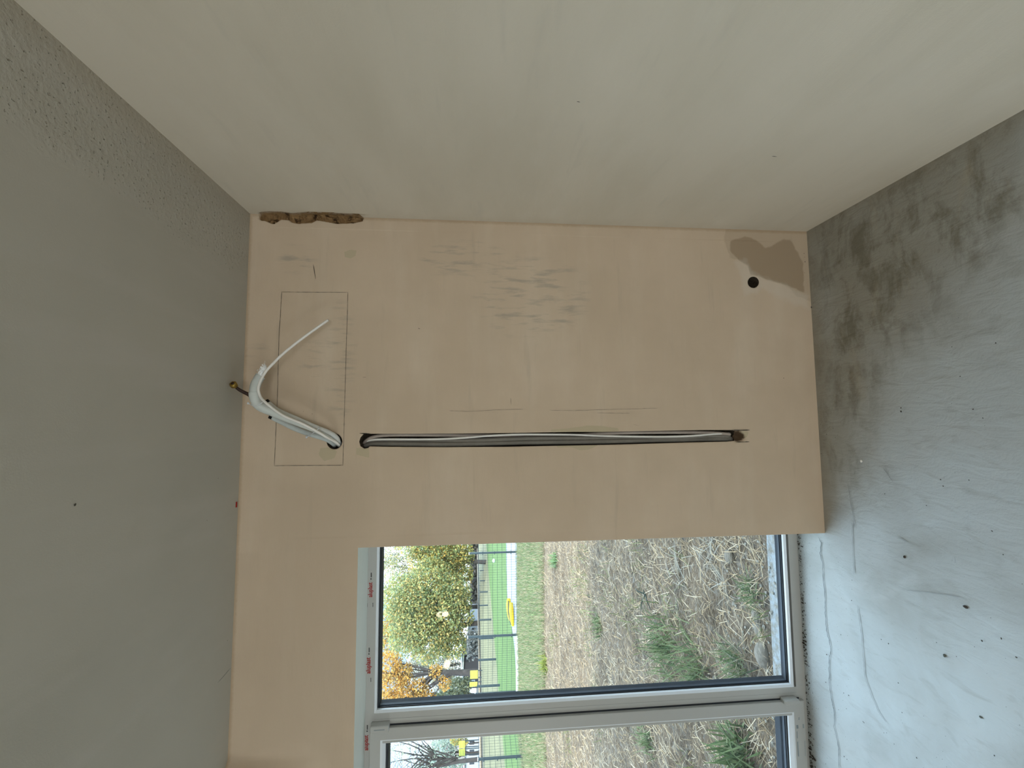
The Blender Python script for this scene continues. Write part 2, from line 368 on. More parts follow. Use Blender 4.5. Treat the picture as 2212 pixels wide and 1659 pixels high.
def push(poly, depth, soft, seed, sc=.012):
    lo, hi = poly.min(0)-.03, poly.max(0)+.03
    mk = (V2[:, 0] > lo[0]) & (V2[:, 0] < hi[0]) & (V2[:, 1] > lo[1]) & (V2[:, 1] < hi[1]); s_ = np.full(len(V2), -.05); s_[mk] = sdpoly(V2[mk], poly)
    Y[:] = Y+np.clip(s_/soft+.3, 0, 1)*depth*(.55+.9*(vnoise(V2, sc, seed)-.3)); return s_
sg = push(gouge, .030, .006, 3); sge = push(gend, .040, .016, 4)
Y += (vnoise(V2, .35, 9)-.5)*.004*(V2[:, 0] > -1.45)*(V2[:, 0] < -.06)*np.clip(V2[:, 1]*8, 0, 1)*np.clip((H-V2[:, 1])*8, 0, 1)
Y -= np.clip((-2.345-V2[:, 0])/.06, 0, 1)*.10*np.clip((V2[:, 1]-2.30)/.4, 0, 1)          # the plaster swells forward at the ceiling here
def sdf(polys, lim=.3):
    r = np.full(len(V2), -lim)
    for q in polys:
        lo, hi = q.min(0)-.12, q.max(0)+.12; mk = (V2[:, 0] > lo[0]) & (V2[:, 0] < hi[0]) & (V2[:, 1] > lo[1]) & (V2[:, 1] < hi[1])
        r[mk] = np.maximum(r[mk], sdpoly(V2[mk], q))
    return r
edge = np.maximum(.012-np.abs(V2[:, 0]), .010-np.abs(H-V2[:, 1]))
attrs = dict(endcut=sge, gouge=sg, patch_light=sdf([p_light]), patch_dark=sdf([p_dark]), chip=sdf(chips), rim=sdf([rimp]), smear=sdf(smears), edge=edge,
             shaded=np.maximum(sdf([shaded]), (V2[:, 0] < -1.5)*.1-.05))
Vw = np.stack([V2[:, 0], Y, V2[:, 1]], 1); Fw = F[keep][:, ::1]
mi = np.zeros(len(Fw), int)
# cavity walls behind the holes
E_V = []; E_F = []; base = len(Vw)
DEP = [.070, .20, .20]
for kill, d in zip(cav, DEP):
    ks = F[kill]; ed = {}
    for q in ks:
        for a, b in ((q[0], q[1]), (q[1], q[2]), (q[2], q[3]), (q[3], q[0])):
            if (b, a) in ed: del ed[(b, a)]
            else: ed[(a, b)] = 1
    mp_ = {}
    for a, b in ed:
        for v in (a, b):
            if v not in mp_: mp_[v] = base+len(E_V); E_V.append((Vw[v][0], d, Vw[v][2]))
    for a, b in ed: E_F.append((a, b, mp_[b], mp_[a]))
    # closing plate of the cavity, same cells pushed back
    inner = {}
    for q in ks:
        r_ = []
        for v in q:
            if v in mp_: r_.append(mp_[v])
            else:
                if v not in inner: inner[v] = base+len(E_V); E_V.append((Vw[v][0], d+.006*(random.random()-.5), Vw[v][2]))
                r_.append(inner[v])
        E_F.append(tuple(r_))
Vw = np.concatenate([Vw, np.array(E_V)]); Fw = np.concatenate([Fw, np.array(E_F)]); mi = np.concatenate([mi, np.ones(len(E_F), int)])
for k in attrs: attrs[k] = np.concatenate([attrs[k], np.full(len(E_V), -.3)])
used = np.unique(Fw); rem = np.full(len(Vw), -1); rem[used] = np.arange(len(used)); 
wall = mesh_np('wall_back', Vw[used], rem[Fw], [M_BACK, M_CAV], attrs={k: v[used] for k, v in attrs.items()}, mi=mi, smooth=False)
tag(wall, kind='structure')
b = MB(); b.box((RX0-.3, .16, -.3), (OX0-.03, .44, H+.25)); b.box((OX1+.03, .16, -.3), (.3, .44, H+.25)); b.box((OX0-.03, .16, OZ+.03), (OX1+.03, .44, H+.25)); b.box((OX0-.03, .16, -.3), (OX1+.03, .44, -.04))
M_MAS = mat('masonry', (.42, .40, .37), .9, .1, 5)
tag(b.build('wall_outer', M_MAS), kind='structure')
b = MB()                                                             # the reveals
b.add([(OX0, 0, OZ), (OX1, 0, OZ), (OX1, .27, OZ-.0), (OX0, .27, OZ)], [(0, 1, 2, 3)])
b.add([(OX1, 0, 0), (OX1, .27, 0), (OX1, .27, OZ), (OX1, 0, OZ)], [(0, 1, 2, 3)]); b.add([(OX0, 0, 0), (OX0, 0, OZ), (OX0, .27, OZ), (OX0, .27, 0)], [(0, 1, 2, 3)])
tag(b.build('trim_1', M_SOFFIT), kind='structure')

def plane_grid(name, A, B, fn, mtl, attrs_fn, flip=False):
    AA, BB = np.meshgrid(A, B, indexing='ij'); q = np.stack([AA.ravel(), BB.ravel()], 1); n1, n2 = AA.shape; ix = np.arange(n1*n2).reshape(n1, n2)
    F_ = np.stack([ix[:-1, :-1].ravel(), ix[1:, :-1].ravel(), ix[1:, 1:].ravel(), ix[:-1, 1:].ravel()], 1)
    if flip: F_ = F_[:, ::-1]
    if name == 'wall_right':
        c_ = q[F_].mean(1); F_ = F_[~((c_[:, 0] > -6.8) & (c_[:, 0] < -5.3) & (c_[:, 1] > .9) & (c_[:, 1] < 2.3))]
    V_ = fn(q); return tag(mesh_np(name, V_, F_, mtl, attrs=attrs_fn(q), smooth=True), kind='structure')
# floor
A = axis_pts((RX0, -3.4, .1), (-3.4, 0, .009)); Bv = axis_pts((RY0, -1.7, .1), (-1.7, 0, .009), (0, FY+.01, .009))
def f_attr(q):
    def P(l): return np.array([fl(a, b_)[:2] for a, b_ in l])
    dark_mottle = P([(1760,500),(1900,400),(2212,250),(2212,420),(2100,520),(2000,640),(1900,760),(1830,900),(1800,1000),(1790,700)])
    smooth = P([(1735,1160),(1782,1160),(1835,1300),(1850,1420),(1870,1659),(1760,1659)])
    d = dict(dark_mottle=sdpoly(q, dark_mottle)+.05, smooth=sdpoly(q, smooth), dust=np.maximum((.045-np.abs(q[:, 1])-(q[:, 0] < OX1)*1.), .03-np.abs(q[:, 0])), dirt=.07-np.abs(q[:, 1]-FY)-(q[:, 0] > OX1)*1.)
    return d
def f_pos(q):
    y = q[:, 1].copy(); z = (vnoise(q, .5, 5)-.5)*.006*np.clip(-q[:, 1]*4, 0, 1)*np.clip(-q[:, 0]*4, 0, 1)
    return np.stack([q[:, 0], y, z], 1)
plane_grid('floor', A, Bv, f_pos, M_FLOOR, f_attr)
# ceiling
A = axis_pts((RX0, -3.2, .2), (-3.2, 0, .03)); Bv = axis_pts((RY0, -2.2, .2), (-2.2, 0, .03))
plane_grid('ceiling', A, Bv, lambda q: np.stack([q[:, 0], q[:, 1], np.full(len(q), H)], 1), M_CEIL,
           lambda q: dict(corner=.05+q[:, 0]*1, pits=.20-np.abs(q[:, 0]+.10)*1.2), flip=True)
# right wall
A = axis_pts((RY0, -6.8, .1), (-6.8, -5.3, .3), (-5.3, -2.2, .2), (-2.2, -.1, .03), (-.1, .06, .004)); Bv = axis_pts((0, .9, .03), (.9, 2.3, .035), (2.3, H, .006))
gr = np.array([at(px, py, 0, 0.)[[1, 2]] for px, py in gpix])
def r_pos(q):
    s_ = sdpoly(q, gr); return np.stack([np.clip(s_/.01+.3, 0, 1)*.02*(.4+vnoise(q, .012, 3)), q[:, 0], q[:, 1]], 1)
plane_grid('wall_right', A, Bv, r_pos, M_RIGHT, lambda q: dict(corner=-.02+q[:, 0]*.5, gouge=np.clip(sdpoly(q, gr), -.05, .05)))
# unseen rest of the shell: right/rear/left walls, slab and roof, with window openings added to let in more light
M_SHELL = mat('pale_plaster_far', (.62, .60, .54), .9, .04, 2)
WY0, WY1, WZ0, WZ1 = -6.8, -5.3, .9, 2.3  # unseen opening added so sun can bounce warm light inside
b = MB(); b.box((.0205, RY0-.3, -.3), (.3, WY0, H+.25)); b.box((.0205, WY1, -.3), (.3, .16, H+.25)); b.box((.0205, WY0, -.3), (.3, WY1, WZ0)); b.box((.0205, WY0, WZ1), (.3, WY1, H+.25)); tag(b.build('wall_right_outer', M_SHELL), kind='structure')
RWX0, RWX1, RWZ0, RWZ1 = -2.6, -.2, .25, 2.35
b = MB(); b.box((RX0-.3, RY0-.3, -.3), (RWX0, RY0, H+.25)); b.box((RWX1, RY0-.3, -.3), (.02, RY0, H+.25)); b.box((RWX0, RY0-.3, -.3), (RWX1, RY0, RWZ0)); b.box((RWX0, RY0-.3, RWZ1), (RWX1, RY0, H+.25)); tag(b.build('wall_rear', M_SHELL), kind='structure')
LY0, LY1, LZ0, LZ1 = -4.6, -3.4, .25, 2.35
b = MB(); b.box((RX0-.3, RY0-.3, -.3), (RX0, LY0, H+.25)); b.box((RX0-.3, LY1, -.3), (RX0, .16, H+.25)); b.box((RX0-.3, LY0, -.3), (RX0, LY1, LZ0)); b.box((RX0-.3, LY0, LZ1), (RX0, LY1, H+.25))
tag(b.build('wall_left', M_SHELL), kind='structure')
b = MB(); b.box((RX0, RY0, H+.02), (.02, .16, H+.25)); tag(b.build('roof_slab', M_MAS), kind='structure')
b = MB(); b.box((RX0, RY0, -.3), (.02, .16, -.02)); tag(b.build('floor_slab', M_MAS), kind='structure')
def window_simple(nm, rear=False):
    LY0, LY1, LZ0, LZ1 = (-4.6, -3.4, .25, 2.35) if not rear else (-1.2, 1.2, .25, 2.35)
    r = empty(nm, (RX0-.15, (LY0+LY1)/2, LZ0)); tag(r, kind='structure')
    f = MB(); x0, x1 = RX0-.18, RX0-.11; ry, rz = r.location[1], r.location[2]; t = .07; x0 -= r.location[0]; x1 -= r.location[0]
    hy = (LY1-LY0)/2; hz = LZ1-LZ0
    for a, b_ in (((x0, -hy, 0), (x1, hy, t)), ((x0, -hy, hz-t), (x1, hy, hz)), ((x0, -hy, t), (x1, -hy+t, hz-t)), ((x0, hy-t, t), (x1, hy, hz-t)), ((x0, -.05, t), (x1, .05, hz-t))): f.box(a, b_)
    f.build('window_frame', M_WHITE, r)
    for s in (-1, 1):
        g_ = MB(); ya, yb = sorted((s*.05, s*(hy-t))); xm = (x0+x1)/2; g_.add([(xm, ya, t), (xm, yb, t), (xm, yb, hz-t), (xm, ya, hz-t)], [(0, 1, 2, 3)]); g_.build('window_pane', M_GLASS, r)
    if rear: r.location = (-1.4, RY0-.15, .25); r.rotation_euler = (0, 0, math.pi/2)
window_simple('added_window_left'); window_simple('added_window_rear', True)  # unseen windows, put in to bring extra daylight into the room

# ---- small marks on the setting: pencil lines, cracks, cuts (thin grooves and strokes, parts of what they are on)
def stroke(pts, wid, n, lift=.0006, jit=0):
    """thin flat ribbon along pts; n = surface normal"""
    n = Vector(n); P = [Vector(tuple(map(float, p))) for p in pts]; V = []; F_ = []
    if jit:
        Q = []
        for i in range(len(P)-1):
            k = max(2, int((P[i+1]-P[i]).length/.012))
            for j in range(k):
                t = j/k; d = (P[i+1]-P[i]).normalized(); sd = n.cross(d); Q.append(P[i].lerp(P[i+1], t)+sd*random.uniform(-jit, jit))
        Q.append(P[-1]); P = Q
    for i, p in enumerate(P):
        d = (P[min(i+1, len(P)-1)]-P[max(i-1, 0)]).normalized(); s_ = n.cross(d); ww = wid*(random.uniform(.5, 1.2) if jit else 1)*(.4 if i in (0, len(P)-1) else 1)
        V += [p+n*lift-s_*ww/2, p+n*lift+s_*ww/2]
    F_ = [(2*i, 2*i+1, 2*i+3, 2*i+2) for i in range(len(P)-1)]
    return V, F_
def marks(name, parent, n, mt, lst, wid, fn, jit=0, lift=.0006, kind=None):
    for l in lst:
        b = MB(); b.add(*stroke([fn(*q) for q in l], wid, n, lift, jit)); o = b.build(name, mt, parent)
        if kind: o['kind'] = kind
wn = (0, -1, 0); WL = lambda x, y: wl(x, y, 0.)
lift_w = .0025
marks('pencil_line', wall, wn, M_LINE, [[(608,631),(752,632)], [(609,631),(603,730),(600,850),(593,1006)], [(752,632),(748,760),(743,940),(741,1006)], [(593,1006),(741,1005)]], .0016, WL, .0002, lift_w)
M_CRK = mat('crack_shadow', (.10, .08, .06), 1)
marks('saw_cut', wall, wn, M_HOLE, [[(777,936),(800,937)], [(1580,929),(1600,929.5),(1619,929)], [(1590,955),(1618,954.5)]], .0035, WL, .0003, lift_w)
marks('scratch', wall, wn, M_LINE, [[(677,572),(680,588),(682,603)], [(784,815),(791,815)], [(903,709),(908,711)], [(1103,860),(1104,874)]], .0022, WL, .0004, lift_w)
M_FAINT = mat('faint_scratch', (.27, .22, .17), 1)
marks('scratch', wall, wn, M_FAINT, [[(970,887),(1010,889),(1060,886),(1090,885),(1130,884)], [(1187,886),(1240,887),(1330,884),(1380,883),(1420,882)], [(1290,892),(1360,893)], [(1368,917),(1380,920)]], .0016, WL, .0006, lift_w)
flo = bpy.data.objects['floor']; FLf = lambda x, y: fl(x, y, .001)
M_FCR = mat('floor_crack', (.16, .17, .17), 1); M_FSC = mat('floor_scratch', (.36, .37, .365), 1)
marks('crack', flo, (0, 0, 1), M_FCR, [[(1769,1160),(1775,1172),(1773,1195),(1778,1218),(1779,1250),(1784,1290),(1784,1330),(1787,1362),(1796,1400),(1793,1420),(1792,1450),(1794,1490),(1803,1540),(1803,1570),(1812,1610),(1814,1659)]], .0035, FLf, .0022, .003)
marks('scratch', flo, (0, 0, 1), M_FSC, [[(1853,1308),(1862,1370),(1867,1430),(1870,1465),(1885,1505),(1900,1540),(1915,1560)], [(1833,1045),(1840,1090),(1848,1140)], [(1842,1130),(1843,1180),(1846,1240)], [(1960,1275),(2010,1280),(2075,1289)], [(1909,1010),(1930,1040)], [(1942,1160),(1962,1172)], [(2064,1203),(2065,1216)]], .004, FLf, .0012, .003)
marks('scratch', bpy.data.objects['ceiling'], (0, 0, -1), M_FCR, [[(498,1443),(485,1458),(470,1475)]], .002, lambda x, y: at(x, y, 2, H), .0003)
marks('scratch', bpy.data.objects['wall_right'], (-1, 0, 0), M_LINE, [[(1246,219),(1253,220)], [(1667,337),(1678,338)]], .0025, lambda x, y: at(x, y, 0, 0.), .0003)
def spots(name, parent, fn, lst, mt, n, lift):
    b = MB(); n = Vector(n); rr = random.Random(3)
    for px, py, r in lst:
        c = Vector(tuple(fn(px, py)))+n*lift; a = n.orthogonal().normalized(); t = n.cross(a); R_ = r*.0014; k = 9
        b.add([c+(a*math.cos(2*math.pi*i/k)+t*math.sin(2*math.pi*i/k))*R_*rr.uniform(.6, 1.25) for i in range(k)], [tuple(range(k))])
    o = b.build(name, mt, parent); o['kind'] = 'stuff'; return o
fs = [(1774,917,1.3),(1801,925,1.2),(1787,938,1.6),(1806,945,1),(1811,940,.9),(1775,980,1.3),(1792,1042,1.1),(1848,1022,1),(1913,1067,1.6),(2034,1036,1.8),(2039,1050,1.8),(2095,1037,1.4),(1948,881,2.2),(1948,889,2.8),(2058,749,1.3),(2153,741,1.8),(2076,813,1.7),(2104,884,1.8),(2125,903,1.5),(1948,579,.9),(2003,1092,1.4),(2145,1147,1.7),(2169,1198,1.5),(1835,575,1),(1882,701,1),(1805,532,.9),(1849,535,1),(1842,1253,1.5),(1841,1297,2),(1751,1223,1.2),(1764,1183,1),
      (1787,1414,2.3),(1785,1474,1.8),(1757,1497,1.8),(1824,1497,1.8),(1835,1502,2),(1813,1533,1.4),(1830,1531,1.5),(1866,1559,1.6),(1868,1561,1.6),(1911,1583,1.2),(1917,1583,1.2),(1933,1607,1.3),(1982,1637,1.8),(1905,1381,1.6),(1921,1390,2),(1950,1539,1.6),(1942,1475,1.8),(1825,1634,2),(2150,1632,1.6),(1785,1650,1.4),(1818,1371,1.6),(2025,1388,1.3),(2068,1418,1.3),(2123,1384,2.5),(2165,1379,2.3),(2198,1420,2.2),(1831,1640,1.6)]
rr = random.Random(11)
fs += [(rr.uniform(1745, 1850), rr.uniform(1165, 1659), rr.uniform(.4, 1.0)) for _ in range(150)] + [(rr.uniform(1860, 2212), rr.uniform(560, 1659), rr.uniform(.4, .9)) for _ in range(60)]
fs = [q for q in fs if q[0] > 1745+(q[1]-1160)*.03]
spots('pinhole', flo, FLf, fs, mat('floor_pit', (.08, .075, .065), 1), (0, 0, 1), .0035)
ws = [(1692,817,1.6),(1736,548,1.3),(1737,556,1),(1738,566,1.6),(1737,590,1),(1752,664,2.6),(905,710,1),(656,889,.8),(675,894,1)]
spots('pinhole', wall, WL, ws, M_LINE, wn, .003)
spots('pinhole', bpy.data.objects['ceiling'], lambda x, y: at(x, y, 2, H), [(160,1091,2.4),(161,1089,2),(470,1033,1.2),(446,1124,1),(133,180,1.3),(215,323,1.4),(490,1384,1.2)], mat('ceiling_pit', (.12, .11, .09), 1), (0, 0, -1), .002)

# ================================================================ THE TERRACE DOOR
BX = -1.552; MX0, MX1 = -2.30, -2.358; SX0 = -2.366; SX1 = -3.31
win = empty('window_1', (-2.4, FY, 0)); tag(win, kind='structure')
def wbuild(b, name, mt, parent=win):
    b.v = [(x+2.4, y-FY, z) for x, y, z in b.v] if parent is win else b.v
    return b.build(name, mt, parent)
def chamfer_frame(b, x0, x1, z0, z1, y0, y1, wd, ch=.010, wdr=None, wdl=None, wdt=None, wdb=None):
    """rectangular frame with mitred bevelled inner edge; x0<x1"""
    wdl = wdl or wd; wdr = wdr or wd; wdt = wdt or wd; wdb = wdb or wd
    ring = lambda a, c, e, f_, y: [(a, y, e), (c, y, e), (c, y, f_), (a, y, f_)]
    R = [ring(x0, x1, z0, z1, y1), ring(x0, x1, z0, z1, y0+.002), ring(x0+.002, x1-.002, z0+.002, z1-.002, y0),
         ring(x0+wdl-ch, x1-wdr+ch, z0+wdb-ch, z1-wdt+ch, y0), ring(x0+wdl, x1-wdr, z0+wdb, z1-wdt, y0+ch), ring(x0+wdl, x1-wdr, z0+wdb, z1-wdt, y1)]
    V = sum(R, []); F_ = []
    for r in range(5):
        for i in range(4): F_.append((r*4+i, r*4+(i+1) % 4, r*4+4+(i+1) % 4, r*4+4+i))
    for i in range(4): F_.append((20+i, 20+(i+1) % 4, (i+1) % 4, i))
    b.add(V, F_)
# outer frame members
b = MB(); b.box((OX0, FY, OZ-.040), (OX1, .262, OZ)); wbuild(b, 'frame_head', M_WHITE)
b = MB(); b.box((OX0, FY, 0.0), (OX1, .262, .050)); b.box((OX0, .20, -.035), (OX1, .262, 0)); wbuild(b, 'frame_threshold', M_WHITE)
b = MB(); b.box((OX1-.045, FY, .05), (OX1, .262, OZ-.04)); wbuild(b, 'frame_jamb', M_WHITE)
b = MB(); b.box((OX0, FY, .05), (OX0+.045, .262, OZ-.04)); wbuild(b, 'frame_jamb', M_WHITE)
b = MB(); b.box((-3.38, FY, .05), (-3.30, .262, OZ-.04)); wbuild(b, 'mullion', M_WHITE)
b = MB(); chamfer_frame(b, OX0+.03, -3.36, .046, 2.158, FY-.001, .212, .018, .012, wdt=.018, wdb=.027, wdl=.020); wbuild(b, 'glazing_bead', M_WHITE2)
b = MB(); chamfer_frame(b, OX0+.03, -3.36, .050, 2.154, .2345, .268, .022, .006, wdt=.022, wdb=.034); wbuild(b, 'outer_cladding', M_ANTH)
b = MB(); b.box((MX1-.012, FY, .05), (MX0-.010, .262, OZ-.04)); wbuild(b, 'mullion', M_WHITE)
b = MB()
for zz in (0, 1): pass
b.box((MX1+.020, FY-.0008, .052), (MX1+.0212, FY, OZ-.042)); wbuild(b, 'profile_seam', mat('seam_grey', (.38, .38, .36), .6))
# fixed light: bead, gaskets, spacer, outer cladding, panes
b = MB(); chamfer_frame(b, MX0-.011, BX+.0165, .061, 2.151, FY-.001, .212, .018, .008, wdt=.011, wdb=.012, wdl=.011); wbuild(b, 'glazing_bead', M_WHITE2)
b = MB(); chamfer_frame(b, MX0-.010, BX+.010, .060, 2.152, .208, .2145, .014, .002, wdt=.018, wdb=.018); wbuild(b, 'gasket', M_GASK)
b = MB(); chamfer_frame(b, MX0-.010, BX+.010, .060, 2.152, .2165, .232, .017, .001, wdt=.020, wdb=.022); wbuild(b, 'spacer_bar', M_SPACER)
b = MB(); chamfer_frame(b, MX0-.013, BX+.012, .050, 2.154, .2345, .268, .022, .005, wdt=.022, wdb=.018, wdl=.015); wbuild(b, 'outer_cladding', M_ANTH)
def pane(x0, x1, z0, z1, y, parent=win, off=(0, 0, 0)):
    b = MB(); b.add([(x0, y, z0), (x1, y, z0), (x1, y, z1), (x0, y, z1)], [(0, 1, 2, 3)])
    return wbuild(b, 'pane', M_GLASS, parent) if parent is win else b.build('pane', M_GLASS, parent)
for y in (.2155, .2335): pane(MX0-.008, BX+.008, .062, 2.150, y); pane(OX0+.04, -3.37, .062, 2.150, y)
# opening leaf
door = empty('door_1', (0, 0, 0)); tag(door, kind='structure')
SY = FY-.0195
b = MB(); chamfer_frame(b, SX1, SX0, .026, 2.165, SY, .245, .068, .003, wdt=.058, wdb=.066); b.build('leaf_frame', M_WHITE, door)
b = MB(); chamfer_frame(b, SX1+.050, SX0-.050, .082, 2.118, SY-.0004, .198, .018, .013, wdt=.024, wdb=.024); b.build('glazing_bead', M_WHITE2, door)
b = MB(); chamfer_frame(b, SX1+.060, SX0-.060, .096, 2.104, .190, .1965, .014, .002, wdt=.018, wdb=.016); b.build('gasket', M_GASK, door)
b = MB(); chamfer_frame(b, SX1+.060, SX0-.060, .094, 2.106, .1985, .214, .018, .001, wdt=.022, wdb=.022); b.build('spacer_bar', M_SPACER, door)
b = MB(); chamfer_frame(b, SX1+.056, SX0-.056, .088, 2.112, .2165, .262, .024, .006, wdt=.026, wdb=.034); b.build('outer_cladding', M_ANTH, door)
for y in (.1975, .2155): pane(SX1+.062, SX0-.062, .098, 2.102, y, door)
b = MB(); b.box((SX0-.001, FY-.003, .04), (SX0+.006, FY+.002, 2.15)); b.build('closing_gap', M_GASK, door)
b = MB(); b.box((SX1+.05, SY-.012, .98), (SX1+.018, SY, 1.13), bev=.003); b.tube([(SX1+.034, SY-.01, 1.1), (SX1+.034, SY-.045, 1.1)], .009, 10); b.tube([(SX1+.034, SY-.045, 1.105), (SX1+.034, SY-.047, .98)], .0095, 10); b.build('handle', M_WHITE, door)
# hinge covers
a0, a1 = wl(800, 1562, SY-.012), wl(840, 1560, SY-.012)
b = MB(); b.box((SX0-.010, SY-.018, a1[2]), (SX0+.021, FY, a0[2]), bev=.003); hz_ = b.build('hinge_cover', M_WHITE, door)
b = MB(); b.box((SX0+.004, SY-.0188, a1[2]+.018), (SX0+.007, SY-.0178, a0[2]-.018)); b.build('slot', M_GREYP, hz_)
a0, a1 = wl(1693, 1508, SY-.012), wl(1726, 1508, SY-.012)
b = MB(); b.box((SX0-.006, SY-.020, a1[2]), (SX0+.017, FY, a0[2]), bev=.005); b.build('hinge_cover', M_WHITE, door)
# print on the profiles
def text_mesh(txt, size, bold=True):
    cu = bpy.data.curves.new('print', 'FONT'); cu.body = txt; cu.size = size; cu.align_x = 'LEFT'; cu.extrude = .0002; cu.resolution_u = 2
    if bold: cu.offset = size*.022
    o = bpy.data.objects.new('print', cu); C.objects.link(o)
    me = bpy.data.meshes.new_from_object(o.evaluated_get(bpy.context.evaluated_depsgraph_get())); bpy.data.objects.remove(o); return me
def put_text(txt, p0, p1, mt, parent, y):
    """lettering whose baseline runs from pixel p0 to pixel p1 on the plane y"""
    A_, B_ = wl(*p0, y), wl(*p1, y); L_ = np.linalg.norm(B_-A_); me = text_mesh(txt, .03); co = np.array([v.co[:] for v in me.vertices]); w_ = co[:, 0].max()-co[:, 0].min()
    s_ = L_/w_; hs = s_*1.25
    d = (B_-A_)/L_; u = np.array([0, 0, 1.]); 
    for v in me.vertices: 
        q = A_+d*(v.co.x-co[:, 0].min())*s_+u*v.co.y*hs+np.array([0, -v.co.z, 0]); v.co = tuple(q-np.array(parent.location))
    me.materials.clear(); return link('lettering', me, mt, parent)
PY = FY-.0006
put_text('aluplast', (804,1290), (804,1258), M_RED, win, PY)
put_text('aluplast', (800,1455), (800,1420), M_RED, win, PY)
put_text('aluplast', (795,1621), (795,1588), M_RED, win, PY)
def dashbar(p0, p1, wd, mt, parent, y, segs=5):
    A_, B_ = wl(*p0, y), wl(*p1, y); b = MB(); off = np.array(parent.location)
    for i in range(segs):
        a = A_+(B_-A_)*(i+.08)/segs-off; c = A_+(B_-A_)*(i+.88)/segs-off
        b.box((a[0], a[1]-.0003, a[2]-wd/2), (c[0], c[1], c[2]+wd/2))
    return b.build('print_mark', mt, parent)
for dy, dx in ((0, 0), (162, -4.5), (329, -8.5)):
    dashbar((802+dx, 1247+dy), (802+dx, 1237+dy), .005, M_BLK, win, PY, 4); dashbar((801.5+dx, 1252+dy), (801.5+dx, 1249+dy), .006, M_BLK, win, PY, 1)
    if dy < 300:
        dashbar((793+dx, 1311+dy), (793+dx, 1303+dy), .004, M_BLK, win, PY, 4); dashbar((805.5+dx, 1311+dy), (805.5+dx, 1302+dy), .003, M_BLK, win, PY, 5)
PS = SY-.0006
for p0, p1, wd, sg_ in (((1726,1555),(1726,1549.5),.006,2), ((1723,1574),(1722,1566),.010,3), ((1736,1573),(1735,1564),.006,3), ((1722.5,1595),(1721.5,1580),.004,5), ((1725,1634),(1723,1602),.005,11), ((1740,1633),(1738.5,1600),.002,9)):
    dashbar(p0, p1, wd, M_GREYP, door, PS, sg_)

# ================================================================ PIPES AND CABLES
def path(lst): return [wl(px, py, y) for px, py, y in lst]
def cz(L, y): return [(1140+a/4.254, 860+b/4.254, y) for a, b in L]     # crop coordinates along the chase
def ca(L, y): return [(740+a/5.027, 880+b/5.027, y) for a, b in L]
t = empty('chase_pipe', (0, 0, 0)); tag(t, 'dust-coated pink-grey pipe along the upper side of the long wall slot', 'pipe', 'pipes and cables laid in the wall slot')
b = MB(); b.tube(path([(787,957,.05),(790,953,.035),(803,945,.025),(830,940.5,.022),(880,939.5,.022),(940,940,.024),(1000,940.5,.026),(1060,941,.032),(1150,942,.040),(1240,940,.034),(1300,937,.024),(1380,934.5,.019),(1480,934,.019),(1540,935,.020),(1577,938,.022)]), .0078, 12, sub=4); b.build('pipe_wall', M_PPIPE, t)
t = empty('chase_cable', (0, 0, 0)); tag(t, 'thin white cable winding over the pipes in the long wall slot', 'cable', 'pipes and cables laid in the wall slot')
b = MB(); b.tube(path([(786,955,.04),(800,951,.024),(825,949,.016),(900,949,.014),(960,948,.012),(1010,945,.008),(1060,941,.006),(1120,938.5,.006),(1180,938.5,.007),(1240,939,.010),(1300,941.5,.011),(1380,943,.011),(1450,943,.010),(1500,941,.010),(1540,937.5,.014),(1575,936,.022)]), .0048, 10, sub=4); b.build('cable_jacket', M_CABLE, t)
t = empty('chase_pipe', (0, 0, 0)); tag(t, 'middle dull grey pipe half buried under the cable in the wall slot', 'pipe', 'pipes and cables laid in the wall slot')
b = MB(); b.tube(path([(790,955,.05),(815,951,.036),(900,951,.032),(980,951.5,.028),(1060,950,.022),(1140,947,.022),(1260,946,.024),(1330,946,.032),(1400,946,.026),(1460,944.5,.020),(1540,942,.022),(1576,944,.026)]), .0100, 12, sub=4); b.build('pipe_wall', M_DPIPE, t)
t = empty('chase_pipe', (0, 0, 0)); tag(t, 'lower grey drain pipe along the window side of the wall slot', 'pipe', 'pipes and cables laid in the wall slot')
b = MB(); b.tube(path([(788,963,.05),(805,959,.034),(850,959,.024),(960,960,.022),(1060,958,.022),(1140,956,.022),(1240,955,.022),(1330,953.5,.022),(1420,951,.022),(1500,949.5,.022),(1580,948,.024)]), .0105, 12, sub=4); b.build('pipe_wall', M_DPIPE, t)
# bundle coming out of the round hole: crop origin (480,760), scale 6.144
def cb(L): return path([(480+a/6.144, 760+b_/6.144, y) for a, b_, y in L])
def make_ins(label, L, r, name='insulated_pipe'):
    t = empty(name, (0, 0, 0)); tag(t, label, 'pipe')
    P = cb(L); b = MB(); b.tube(P, r, 16, sub=6); b.build('insulation', M_WPIPE if 'upper' in label else M_GPIPE, t)
    e = Vector(P[-1]); d = (Vector(P[-1])-Vector(P[-2])).normalized()
    r = r[-1] if isinstance(r, list) else r; b = MB(); b.tube([e-d*.004, e+d*.014], [r*.93, r*1.02], 16); b.build('end_cap', M_HOLE, t)['label'] = 'black end cap'
    return t
make_ins('upper white foam-insulated pipe out of the round hole, black open end', [(1560,1235,.04), (1545,1205,.015), (1500,1130,-.025), (1400,1070,-.05), (1250,1010,-.06), (1100,945,-.065), (950,880,-.065), (800,815,-.06), (705,765,-.055), (640,716,-.05), (608,690,-.05)], [.0122]*9+[.0135, .0145])
make_ins('lower grey foam-insulated pipe out of the round hole, black open end', [(1490,1235,.04), (1475,1215,.01), (1400,1165,-.025), (1300,1130,-.03), (1180,1095,-.03), (1050,1050,-.03), (920,995,-.03), (800,935,-.03), (720,895,-.03), (675,872,-.03)], .0118)
t = empty('drain_hose', (0, 0, 0)); tag(t, 'pale corrugated hose bent over at the ceiling with torn foil end', 'hose')
